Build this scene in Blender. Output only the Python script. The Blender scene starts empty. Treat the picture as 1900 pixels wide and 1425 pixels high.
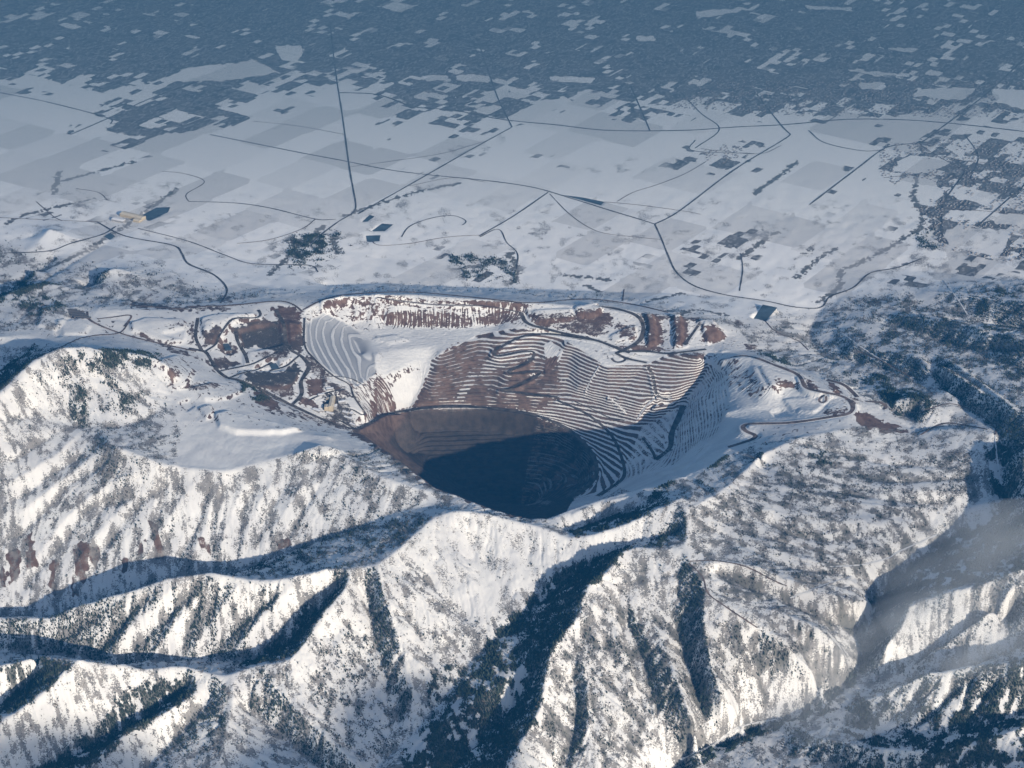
# Snow-covered open pit mine in the mountains, seen from the air, with a hazy valley behind. Metres; x right, y away, z up.
SUN_AZ, SUN_EL, SUN, SKY, EXPO = -57.0, 20.0, 5.0, 0.095, 0.98
HAZE_D, HAZE_COL = 1.9e-5, (.010, .105, .27, 1)
SMOG_D, SMOG_COL = 1.35e-4, (.22, .35, .45, 1)
import bpy, math, random
import numpy as np

rng = np.random.default_rng(7)
random.seed(7)

# ------------------------------------------------------------------ camera
CAM_Z = 9500.0
TILT = math.radians(28.5)          # looking down
FOC = 3990.0                       # focal length in units of a 1900 px wide frame
CX, CY = 950.0, 712.5
ct, st = math.cos(TILT), math.sin(TILT)


def ray_uv(px, py):
    """horizontal tangent u = x/y and downward slope s = drop/y of the sight line through a photo point"""
    a = (np.asarray(px, float) - CX) / FOC
    b = (CY - np.asarray(py, float)) / FOC
    den = ct + b * st
    return a / den, (st - b * ct) / den


def at(px, py, z):
    """world point at height z seen at that photo point"""
    u, s = ray_uv(px, py)
    y = (CAM_Z - np.asarray(z, float)) / s
    return u * y, y, np.asarray(z, float)


def project(x, y, z):
    dz = z - CAM_Z
    fwd = y * ct - dz * st
    up = y * st + dz * ct
    return CX + FOC * x / fwd, CY - FOC * up / fwd


# ------------------------------------------------------------------ survey of the land: "px,py,z ..." break lines
LINES = '''
# crest of the big left hill and the rim of the spoil plateau
-60,790,1050 20,775,1020 67,772,975 118,783,920 145,788,895 189,802,925 202,820,965 215,834,975 256,847,960 296,864,930 350,870,905 421,873,895 485,856,890 540,843,905 589,828,945 620,838,930 660,862,915 700,885,905 760,905,890 805,917,870
# plateau
330,850,900 395,805,885 450,800,875 540,805,865 610,808,850 560,820,870 480,835,885 420,850,890
# pit near rim
640,800,600 674,806,610 700,825,670 731,845,725 771,878,790 805,905,820 845,919,830 879,932,830 916,946,820 950,957,800 985,962,780 1020,962,790 1060,945,800 1110,928,800 1160,915,810 1220,900,845 1262,884,880 1300,872,850 1330,850,790 1351,832,720
# hollow behind the saddle
1050,985,745 1100,968,755 1150,950,780 1190,935,820 1225,922,870
# summit ridge in front of the pit
655,1058,860 697,1053,880 741,1022,900 771,992,910 808,963,940 845,952,960 890,955,940 933,966,910 1000,980,870 1051,1001,830 1101,996,860 1169,974,910 1202,957,950 1236,943,985 1265,926,1010 1272,950,1000
# V1
800,940,870 740,945,820 680,970,750 600,995,660 520,1025,580 450,1055,510 407,1062,480 300,1085,410 200,1115,340 100,1143,285 0,1148,245 -60,1150,225
# hill B crest
-60,1162,350 0,1151,395 101,1151,470 145,1128,555 202,1111,635 269,1092,715 320,1076,770 390,1066,815 461,1081,795 512,1081,805 572,1071,830 606,1062,848 655,1058,860
# R3
655,1058,860 640,1097,830 603,1140,780 566,1194,710 539,1228,670 471,1241,620 414,1258,590 337,1240,585 269,1246,575 202,1238,640 148,1229,710 77,1222,640 0,1240,560 -60,1250,520
# V2
625,1090,755 592,1125,650 540,1185,555 470,1222,475 380,1218,425 215,1226,375 100,1210,315 0,1205,275 -60,1205,255
# V3
345,1275,500 280,1320,425 200,1370,370 100,1412,310 0,1460,250
# R4
372,1260,565 362,1290,545 320,1320,515 235,1362,455 160,1425,395 100,1480,345
# peak C spur
148,1229,710 100,1275,620 40,1320,530 -40,1370,440
77,1250,500 0,1300,400 -60,1340,330
# R9 and gullies
430,1262,590 434,1298,555 425,1340,515 410,1400,455 395,1470,395
390,1290,520 350,1340,440 290,1400,360 240,1470,290
454,1315,490 505,1349,430 572,1400,370 620,1440,330 660,1480,300
490,1245,635 520,1290,580 580,1350,500 640,1400,430 690,1450,370
620,1180,690 600,1250,600 620,1320,500 660,1390,400
# V4
1262,985,930 1215,995,880 1180,1002,840 1115,1030,780 1060,1070,710 1000,1120,645 930,1175,590 872,1225,540 830,1290,480 780,1345,420 741,1385,380 690,1430,340 640,1480,300
# spurs off the summit slope
700,1055,880 720,1130,770 745,1210,650 765,1280,540
680,1090,780 690,1170,660 715,1260,530 740,1340,420
800,1000,890 830,1080,760 850,1150,650 860,1210,560
760,1060,830 790,1150,690 810,1230,560
900,990,870 930,1060,750 945,1130,640
870,1000,850 890,1080,720 905,1160,610
980,1000,830 1000,1060,740 1005,1105,660
# R5
1272,950,1000 1276,980,975 1272,1015,945 1240,1022,935 1219,1022,930 1182,1017,930 1155,1027,935 1128,1063,930 1101,1084,920 1084,1101,900 1074,1147,850 1024,1208,780 1010,1265,720 1004,1315,670 970,1373,600 946,1423,550 920,1480,490
# R6
985,1225,640 967,1241,610 900,1290,540 830,1335,470 785,1357,425
1000,1245,630 960,1300,510 910,1350,440 850,1420,360 800,1470,300
960,1320,540 926,1356,470 860,1400,410
# R7
1272,1015,945 1280,1039,930 1310,1090,885 1350,1125,835 1411,1167,745 1450,1195,680 1500,1240,560 1530,1275,380
# V5
1225,1085,840 1245,1130,760 1262,1185,660 1280,1240,560 1298,1300,480 1318,1370,350
# R11
1155,1027,935 1180,1100,830 1216,1164,730 1250,1245,640 1270,1300,570 1290,1365,460
# R12
1310,1090,885 1303,1160,800 1315,1230,690 1340,1300,570 1380,1342,330
# extra ribs on the south flank
1100,1120,880 1110,1200,750 1120,1300,610 1110,1400,480 1090,1480,380
1080,1180,780 1060,1280,640 1050,1380,500 1030,1480,380
1150,1150,760 1180,1250,600 1200,1340,470 1190,1430,330
1150,1100,830 1150,1200,720 1160,1300,580 1150,1400,440
# V6 canyon
1862,860,690 1866,948,620 1830,975,570 1765,997,520 1708,1040,470 1637,1095,410 1610,1154,370 1597,1231,330 1563,1268,310 1509,1298,295 1462,1330,275 1395,1348,260 1327,1382,245 1260,1420,230 1200,1460,215
# right hills
1890,1060,860 1830,1090,770 1785,1098,740 1738,1110,700 1688,1123,650 1677,1160,590 1644,1201,510 1634,1230,410
1880,1140,600 1799,1181,500 1698,1226,410 1620,1262,330
1930,1080,850 1890,1092,800 1816,1152,640 1750,1195,520 1691,1240,390
1900,1190,560 1832,1220,480 1740,1250,400 1660,1270,345
1930,1235,720 1893,1238,700 1846,1234,660 1785,1242,600 1731,1252,550 1664,1279,460 1600,1305,380 1563,1312,320
1440,1338,300 1482,1349,360 1523,1374,420 1570,1380,450 1610,1393,460 1680,1395,480 1740,1402,500 1820,1380,540 1900,1350,600
1520,1312,305 1580,1345,330 1650,1362,370 1740,1370,420 1850,1335,470 1930,1310,520
1700,1275,500 1690,1320,420 1660,1352,375
1800,1250,590 1790,1310,480 1760,1365,425
1380,1372,300 1450,1400,330 1540,1420,370 1640,1440,380 1740,1450,420 1880,1430,520
1300,1440,300 1400,1440,370 1500,1480,420
# R8
1272,950,1000 1310,930,985 1350,905,950 1385,872,900 1415,845,850 1480,815,800 1560,797,760 1620,792,720 1690,802,640 1760,797,690 1846,805,750
1420,870,800 1400,850,800
# creeks and ribs of hill D
1420,900,850 1500,895,795 1600,905,735 1700,912,685 1790,918,645
1400,945,880 1490,955,800 1590,965,715 1690,970,620
1380,985,860 1480,1015,750 1580,1030,650 1650,1040,540
1330,1060,880 1400,1085,800 1470,1120,680 1530,1150,570 1597,1165,380
1310,1045,930 1400,1055,880 1500,1095,730 1580,1120,580 1630,1120,420
1440,1150,730 1480,1190,640 1500,1240,500 1518,1290,300
1430,1130,770 1520,1170,680 1560,1210,560 1582,1250,330
# hill L
-60,790,1050 0,733,1130 50,685,1190 85,660,1225 115,648,1240 160,648,1215 200,650,1185 245,655,1135 290,665,1065 320,690,990
-60,700,760 0,690,830 20,660,810 60,640,810
300,760,905 265,778,885 200,795,905
150,700,1090 190,740,985 210,790,905
100,690,1150 110,740,1010 130,780,905
220,690,1090 260,730,970 290,765,900
# benches and flats left of the pit
0,625,830 60,622,825 110,620,815 160,625,805 215,622,790
320,715,880 350,745,860 400,745,850 370,705,870
148,585,800 168,595,795 222,618,775 286,635,745 350,647,720
180,575,790 260,575,760 330,575,745
390,745,850 430,765,840 480,780,835 560,798,835
270,600,770 330,600,765 345,625,755
375,590,745 400,600,745 470,582,730
355,690,850 340,665,800 300,650,810
G1
# knoll
425,704,735 450,712,755 470,722,750 500,740,725 545,764,680 600,787,630 640,799,605
# left mine pits
437,617,690 500,620,660 520,640,650 470,650,650 490,690,620 545,700,620 420,650,670 430,680,650
530,600,720 560,600,700 545,620,680
590,720,590 610,745,560 630,770,520 580,745,570 570,760,560
# far rim
350,569,740 424,567,720 512,559,690 562,575,660 565,590,650 565,639,650 580,663,640 619,698,600 648,713,560 656,735,540 678,767,500
562,575,660 590,562,650 640,550,650 760,546,640 900,556,620 1000,562,610 1100,570,600 1200,582,590 1280,592,580 1340,615,540
# bowl bench lines
578,621,610 580,636,610 597,660,595 617,680,570 637,695,545 660,720,500
588,604,580 588,628,570 604,650,555 626,669,530 654,690,500 670,715,450
604,596,540 604,621,530 620,643,510 652,673,470 676,692,420
626,593,520 624,610,500 640,632,455 660,652,425
640,610,455 655,632,420 668,655,405
620,575,560 660,565,580 690,570,560 680,590,490
660,600,460 690,612,450
# plateau in the bowl
690,625,440 740,637,438 800,642,440 860,632,445
700,610,445 760,616,448 830,614,450 920,607,460
# upper cliff
715,583,545 760,577,550 850,580,540 930,577,540 967,580,540
712,600,452 760,608,452 850,610,452 930,603,465
# lower cliff
720,650,435 760,646,438 800,644,438
715,695,350 740,685,365 760,676,375 800,662,390
700,655,440 690,690,380 700,720,330 695,775,240
740,750,150 762,750,130 785,710,260
# pit roads
660,797,480 690,782,390 714,770,260 765,760,140 832,754,145 916,758,130 984,768,110 1034,786,70 1068,807,35 1098,840,-20 1108,874,-70 1095,898,-95 1068,921,-130
1034,743,195 1085,766,150 1128,800,95 1148,834,40 1159,881,-20 1135,904,-50 1108,921,-80
967,581,535 980,601,520 1034,615,515 1101,630,505 1135,642,500 1155,652,495
1101,632,500 1034,622,485 1000,621,475 967,626,465 940,638,435 916,653,405 923,662,395 967,653,395 994,653,390 980,672,355 940,692,315 1004,689,310 987,702,285 953,719,255 926,724,235 967,729,225 1034,738,205
# the deep wall below the haul road
715,800,-20 765,800,-65 832,797,-62 916,800,-75 984,808,-90 1034,824,-115 1058,845,-140 1075,875,-185 1070,900,-220
740,842,-120 780,840,-155 850,840,-160 950,845,-180 1010,862,-215 1040,890,-255
800,872,-230 870,870,-240 950,874,-250 1005,895,-290
850,900,-310 920,902,-320 980,915,-340
880,922,-370 950,932,-400 990,940,-400
# brown wall
815,655,435 860,638,440 888,627,455 905,630,450 925,622,470 963,612,500
807,688,350 867,663,375 888,646,400 908,650,395
800,715,270 840,700,290 868,690,300 880,693,295 926,700,270
# benched bays of the far wall
1049,636,495 1085,646,490 1106,665,470 1125,681,450 1160,681,450 1196,681,450 1213,674,470 1249,657,520 1300,660,560
1040,663,405 1059,661,410 1076,681,395 1095,696,375 1129,698,390 1172,698,390 1198,708,370 1222,731,335 1245,727,345 1287,702,390 1308,686,420 1337,700,480
1040,700,305 1056,699,305 1072,715,300 1095,722,300 1129,726,305 1150,733,290 1190,748,285 1215,752,275 1245,745,280 1280,720,320 1300,707,360 1318,720,380
1047,728,225 1087,737,215 1133,766,165 1182,779,165 1203,766,195 1224,756,220 1266,745,250 1282,733,285 1297,722,330
1170,790,130 1195,790,130 1225,775,170 1258,765,210
# creases of the far wall: noses and inside corners
1059,661,412 1055,669,390 1049,682,352 1043,692,325
1125,681,450 1128,700,386 1129,726,305 1131,742,258
1196,681,450 1180,698,387 1163,718,337 1148,738,287
1210,690,430 1218,708,383 1223,731,330 1216,752,272 1203,767,200 1186,779,152
1312,684,425 1304,700,378 1296,716,338 1286,736,292 1268,748,246
# right wall
1270,756,230 1258,780,200 1248,810,160 1243,832,125 1225,850,85 1213,857,75
1300,735,380 1290,770,340 1285,810,300 1270,845,240 1240,875,180
1345,700,520 1340,740,490 1335,780,460 1315,815,440 1290,850,480
1170,880,20 1190,880,60 1150,905,20 1120,925,10
1192,810,110 1200,840,90
# shelf and hollow on the right
1376,661,670 1402,664,695 1439,678,705 1477,693,715 1496,720,725 1530,728,735 1562,735,740 1578,745,745 1583,758,742 1574,768,735 1545,773,725 1503,780,715 1460,785,705 1410,786,690 1385,787,685 1378,794,680 1387,802,680 1404,808,680 1397,815,675 1376,822,660 1351,831,640
1338,667,600 1376,661,670
1400,680,690 1410,700,690 1417,715,690 1440,718,700
1345,680,560 1360,715,555 1380,735,575 1400,745,600
1345,765,560 1380,760,590 1440,762,610 1480,765,640
1450,735,640 1500,752,665 1530,755,680
# brown fan on the right
1583,758,742 1640,785,670 1690,802,640
1600,760,700 1650,775,640 1690,795,600
1534,705,640 1566,714,640 1591,737,650 1646,754,600 1701,770,590
1660,745,640 1690,742,700 1720,750,690 1760,775,660
1708,807,610 1748,786,640 1785,788,670 1832,797,740
# east dumps
1182,598,560 1192,615,545 1185,635,515 1170,650,500
1230,590,570 1230,638,500
1330,602,540 1350,625,470 1300,645,500 1260,652,510
# butterfield canyon and the right-hand hills
1523,573,235 1500,615,265 1510,640,295 1529,660,325 1630,680,425 1698,705,510 1765,735,590 1812,766,670 1850,800,735 1862,830,715
1560,600,330 1600,625,400 1580,640,420 1640,650,480 1700,665,560 1760,690,650 1820,730,760 1880,760,840 1930,780,880
1640,612,380 1720,625,450 1800,650,540 1880,680,640 1930,690,680
1640,560,330 1700,585,450 1760,600,530 1850,620,660 1930,640,760
1700,560,330 1800,590,400 1930,610,480
1720,540,330 1800,545,420 1900,560,540 1950,570,600
1740,720,610 1800,745,690
1720,680,530 1760,720,560
1900,830,900 1895,880,860 1920,940,880
1960,1010,900 1850,1040,740 1780,1050,620
1400,585,400 1440,620,380 1480,650,370 1400,650,450 1340,650,520
1450,680,560 1520,690,500 1600,720,520
# left back hills
-40,575,700 20,548,690 64,532,690 100,531,670 140,536,640 200,550,620 290,562,650
-40,560,560 10,540,480 60,510,430 100,480,400
60,505,490 110,508,520 150,520,540
150,530,500 172,535,480 190,515,470
170,530,520 190,510,590 215,500,610 240,505,595 280,520,570 330,540,560 390,560,650
60,590,760 100,575,770 140,570,780
60,465,420 92,424,470 130,440,440 170,445,400
# valley plain
-120,455,400 0,450,385 60,440,370
-120,400,310 100,400,300 300,440,310 440,480,330 560,495,330 640,500,310
450,540,520 420,520,450 520,535,470
600,530,330 700,525,310 800,530,300 950,535,300 1100,540,300 1250,545,300 1400,552,270 1523,573,235
700,480,260 900,480,260 1100,490,250 1240,475,230 1400,500,220 1560,500,210 1680,500,210 1950,520,230
-120,330,220 200,330,215 500,350,200 800,370,190 1100,400,190 1300,400,170 1600,400,140 1800,420,150 2000,430,160
-150,250,140 200,250,130 600,260,120 1000,270,110 1400,280,90 1700,280,80 2050,290,90
-200,150,60 300,150,50 900,150,40 1500,150,20 2100,160,20
-250,50,10 950,50,0 2150,50,0
-300,-30,0 950,-30,0 2200,-30,0
-300,-130,0 950,-130,0 2200,-130,0
'''
G1 = '350,647,720 368,650,712 381,652,708 392,669,704 405,689,700 424,702,695 442,704,690 475,720,660 508,735,625 542,752,585 589,774,535 626,789,500 658,796,480'


def parse(txt):
    return [tuple(float(v) for v in q.split(',')) for q in txt.split()]


def dense(pts, step):
    """sample a break line evenly"""
    out = []
    for a, b in zip(pts[:-1], pts[1:]):
        a, b = np.array(a, float), np.array(b, float)
        n = max(1, int(np.hypot(*(b - a)[:2]) / step))
        out.append(a + (b - a) * np.linspace(0, 1, n, endpoint=False)[:, None])
    out.append(np.array([pts[-1]], float))
    return np.concatenate(out)


# ------------------------------------------------------------------ the land's grid: columns fan out, rows grow with distance
DU, DV = 0.0006, 0.0009
U0, U1, V0, V1 = -0.40, 0.40, math.log(9600.0), math.log(34000.0)
NU = int(round((U1 - U0) / DU)) + 1
NV = int(round((V1 - V0) / DV)) + 1
ug = U0 + DU * np.arange(NU)
vg = V0 + DV * np.arange(NV)


# the near wall of the pit, hidden from here: it drops steeply behind its rim
for dy_, dz_ in ((330, -370), (800, -760)):
    q_ = []
    for p_ in parse('731,845,725 771,878,790 805,905,820 845,919,830 879,932,830 916,946,820 950,957,800 985,962,780 1020,962,790 1045,952,800'):
        x_, y_, z_ = at(*p_)
        u_, v_ = project(x_, y_ + dy_, z_ + dz_)
        q_.append('%.1f,%.1f,%.1f' % (u_, v_, z_ + dz_))
    LINES += ' '.join(q_) + '\n'


def solve_membrane():
    cz = np.zeros((NV, NU)); cw = np.zeros((NV, NU))
    for ln in LINES.splitlines():
        ln = ln.strip()
        if not ln or ln[0] == '#':
            continue
        if ln == 'G1':
            ln = G1
        p = parse(ln)
        # densify in the ground plane
        w = np.array([(*at(*q)[:2], q[2]) for q in p])
        uvz = np.stack([w[:, 0] / w[:, 1], np.log(w[:, 1]), w[:, 2]], 1)
        for a, b in zip(uvz[:-1], uvz[1:]):
            n = int(max(abs(b[0] - a[0]) / DU, abs(b[1] - a[1]) / DV) * 1.5) + 1
            q = a + (b - a) * np.linspace(0, 1, n + 1)[:, None]
            i = np.round((q[:, 1] - V0) / DV).astype(int); j = np.round((q[:, 0] - U0) / DU).astype(int)
            ok = (i >= 0) & (i < NV) & (j >= 0) & (j < NU)
            np.add.at(cz, (i[ok], j[ok]), q[ok, 2]); np.add.at(cw, (i[ok], j[ok]), 1)
    pyr = [(cz, cw)]
    while min(pyr[-1][0].shape) > 12:
        z, w = pyr[-1]
        h, k = z.shape
        z = np.pad(z, ((0, h % 2), (0, k % 2))); w = np.pad(w, ((0, h % 2), (0, k % 2)))
        f = lambda a: a[::2, ::2] + a[1::2, ::2] + a[::2, 1::2] + a[1::2, 1::2]
        pyr.append((f(z), f(w)))
    H = None
    for lev in range(len(pyr) - 1, -1, -1):
        z, w = pyr[lev]
        m = w > 0
        c = np.where(m, z / np.maximum(w, 1e-9), 0)
        if H is None:
            H = np.full(z.shape, c[m].mean())
        else:
            H = np.repeat(np.repeat(H, 2, 0), 2, 1)[:z.shape[0], :z.shape[1]]
        its = 200 if lev > 2 else (140 if lev > 0 else 60)
        for _ in range(its):
            H[m] = c[m]
            P = np.pad(H, 1, mode='edge')
            H = 0.25 * (P[:-2, 1:-1] + P[2:, 1:-1] + P[1:-1, :-2] + P[1:-1, 2:])
        H[m] = c[m]
    return H


def blur(a, n):
    for _ in range(n):
        P = np.pad(a, 1, mode='edge')
        a = 0.25 * a + 0.125 * (P[:-2, 1:-1] + P[2:, 1:-1] + P[1:-1, :-2] + P[1:-1, 2:]) + 0.0625 * (P[:-2, :-2] + P[:-2, 2:] + P[2:, :-2] + P[2:, 2:])
    return a


def fft_noise(shape, wl_lo, wl_hi, slope=0.0, seed=0):
    """band-limited noise, wavelengths in cells, unit deviation"""
    r = np.random.default_rng(seed)
    F = np.fft.rfft2(r.standard_normal(shape))
    ky = np.fft.fftfreq(shape[0])[:, None]; kx = np.fft.rfftfreq(shape[1])[None]
    k = np.sqrt(kx * kx + ky * ky) + 1e-9
    g = np.exp(-(k * wl_lo) ** 2) * (1 - np.exp(-(k * wl_hi) ** 2)) * k ** slope
    a = np.fft.irfft2(F * g, shape)
    return a / a.std()


def sample(a, fi, fj):
    """bilinear"""
    fi = np.clip(fi, 0, a.shape[0] - 1.001); fj = np.clip(fj, 0, a.shape[1] - 1.001)
    i = fi.astype(np.int32); j = fj.astype(np.int32); di = fi - i; dj = fj - j
    return (a[i, j] * (1 - di) + a[i + 1, j] * di) * (1 - dj) + (a[i, j + 1] * (1 - di) + a[i + 1, j + 1] * di) * dj


def lic(noise, gi, gj, L):
    """smear noise down the fall line: gives ribs and gullies that run downslope and gather"""
    h, k = noise.shape
    I0, J0 = np.meshgrid(np.arange(h, dtype=float), np.arange(k, dtype=float), indexing='ij')
    acc = noise.copy(); wsum = 1.0
    for sgn in (1, -1):
        I, J = I0.copy(), J0.copy()
        for s in range(1, L + 1):
            I += sgn * sample(gi, I, J); J += sgn * sample(gj, I, J)
            w = 0.5 + 0.5 * math.cos(math.pi * s / (L + 1))
            acc += w * sample(noise, I, J); wsum += w
    acc /= acc.std()
    return acc


def smooth(a, b, x):
    t = np.clip((x - a) / (b - a), 0, 1)
    return t * t * (3 - 2 * t)


def in_poly(px, py, poly):
    inside = np.zeros(px.shape, bool)
    n = len(poly)
    for k in range(n):
        x1, y1 = poly[k][:2]; x2, y2 = poly[(k + 1) % n][:2]
        if y1 == y2:
            continue
        c = ((y1 > py) != (y2 > py)) & (px < (x2 - x1) * (py - y1) / (y2 - y1) + x1)
        inside ^= c
    return inside


def poly2(txt):
    return [tuple(float(v) for v in q.split(',')) for q in txt.split()]

# ------------------------------------------------------------------ base heights and natural relief
UU, VV = np.meshgrid(ug, vg)
YY = np.exp(VV); XX = UU * YY
H = blur(solve_membrane(), 2)


class Ground:
    """heights on a (v,u) grid: finds what a photo point lies on, and cuts or fills along lines"""

    def __init__(self, u0, du, v0, dv, H):
        self.u0, self.du, self.v0, self.dv, self.H = u0, du, v0, dv, H
        self.v = v0 + dv * np.arange(H.shape[0]); self.u = u0 + du * np.arange(H.shape[1])
        self.y = np.exp(self.v)

    def hit(self, px, py):
        px = np.atleast_1d(np.asarray(px, float)); py = np.atleast_1d(np.asarray(py, float))
        u, s = ray_uv(px, py)
        X = np.empty((len(px), 3))
        for k in range(len(px)):
            fj = np.clip((u[k] - self.u0) / self.du, 0, self.H.shape[1] - 1.001); j = int(fj); t = fj - j
            col = self.H[:, j] * (1 - t) + self.H[:, j + 1] * t
            d = col - (CAM_Z - s[k] * self.y)
            up = np.nonzero(d > 0)[0]
            i = up[0] if len(up) else len(d) - 1
            if i > 0:
                f = d[i - 1] / (d[i - 1] - d[i] + 1e-9)
                y = self.y[i - 1] + np.clip(f, 0, 1) * (self.y[i] - self.y[i - 1])
            else:
                y = self.y[0]
            X[k] = (u[k] * y, y, self.z(u[k] * y, y))
        return X

    def z(self, x, y, H=None):
        return sample(self.H if H is None else H, (np.log(y) - self.v0) / self.dv, (x / y - self.u0) / self.du)

    def near(self, P, R):
        """least distance to the points P and index of the nearest, within R metres"""
        D = np.full(self.H.shape, 1e9); K = np.zeros(self.H.shape, np.int32)
        for k, (x, y) in enumerate(P[:, :2]):
            if y <= 0:
                continue
            i = (math.log(y) - self.v0) / self.dv; j = (x / y - self.u0) / self.du
            ri = R / y / self.dv + 1; rj = R / y / self.du + 1
            i0, i1 = max(0, int(i - ri)), min(self.H.shape[0], int(i + ri) + 2)
            j0, j1 = max(0, int(j - rj)), min(self.H.shape[1], int(j + rj) + 2)
            if i0 >= i1 or j0 >= j1:
                continue
            yy = self.y[i0:i1, None]; xx = self.u[None, j0:j1] * yy
            d = np.hypot(xx - x, yy - y)
            sub = D[i0:i1, j0:j1]; m = d < sub
            sub[m] = d[m]; K[i0:i1, j0:j1][m] = k
        return D, K


def wide_blur(a, k, n=3):
    h, w_ = a.shape
    p = np.pad(a, ((0, -h % k), (0, -w_ % k)), mode='edge')
    s = blur(p.reshape(p.shape[0] // k, k, p.shape[1] // k, k).mean((1, 3)), n)
    I_, J_ = np.meshgrid((np.arange(h) + .5) / k - .5, (np.arange(w_) + .5) / k - .5, indexing='ij')
    return sample(np.pad(s, 1, mode='edge'), I_ + 1, J_ + 1)


def resample(P, step):
    d = np.r_[0, np.cumsum(np.hypot(*np.diff(P[:, :2], axis=0).T))]
    n = max(2, int(d[-1] / step) + 1)
    t = np.linspace(0, d[-1], n)
    return np.stack([np.interp(t, d, P[:, c]) for c in range(P.shape[1])], 1)


def spline(pts, n=6):
    """Catmull-Rom through the photo points of a road"""
    p = np.array(pts, float)
    p = np.concatenate([2 * p[:1] - p[1:2], p, 2 * p[-1:] - p[-2:-1]])
    out = []
    for k in range(1, len(p) - 2):
        t = np.linspace(0, 1, n, endpoint=False)[:, None]
        a, b, c, d = p[k - 1], p[k], p[k + 1], p[k + 2]
        out.append(0.5 * (2 * b + (c - a) * t + (2 * a - 5 * b + 4 * c - d) * t ** 2 + (3 * b - a - 3 * c + d) * t ** 3))
    out.append(p[-2:-1])
    return np.concatenate(out)


G = Ground(U0, DU, V0, DV, H)
PX, PY = project(XX, YY, H)

MINE = poly2('140,575 350,565 560,545 900,540 1200,570 1370,610 1400,650 1500,690 1600,735 1705,800 1590,790 1400,825 1340,850 1240,890 1000,962 950,957 850,920 770,878 700,827 640,838 600,828 560,838 420,877 330,866 335,800 320,740 300,690 150,642 0,640 0,615 110,612')
PIT3 = parse('550,545,660 640,543,640 760,539,640 900,548,600 1000,554,590 1100,560,580 1200,575,570 1300,588,560 1370,615,480 1400,650,640 1450,672,700 1505,700,700 1560,722,720 1600,740,680 1600,765,720 1545,785,720 1410,800,680 1360,845,700 1300,880,860 1262,888,880 1220,904,850 1160,918,815 1110,932,800 1060,950,800 1020,966,790 985,966,780 950,961,800 916,950,820 879,936,830 845,923,830 805,909,820 771,882,790 731,849,725 700,830,670 674,812,610 640,806,600 600,792,620 560,772,680 545,740,600 545,690,610 552,650,650 548,590,660')


def plan_poly(P3):
    w = np.array([(*at(*q)[:2],) for q in P3])
    return [(a / b, math.log(b)) for a, b in w]


PITUV = plan_poly(PIT3)
pit_m = in_poly(UU, VV, PITUV).astype(float)
pit_s = blur(pit_m, 12)
mine_m = np.maximum(in_poly(PX, PY, MINE).astype(float), pit_m)
mine_s = blur(mine_m, 8)

# foot of the mountains, as seen in the photo: beyond it the valley floor
EDGE = poly2('-400,600 -100,470 0,455 100,475 200,500 300,505 400,545 560,545 760,538 1000,548 1200,565 1380,600 1470,590 1523,580 1560,560 1640,545 1780,535 1950,520 2400,500')
ex, ey = zip(*EDGE)
edge_y = np.interp(PX, ex, ey)
valley = smooth(12, -22, PY - edge_y) * (1 - pit_m)

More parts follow.
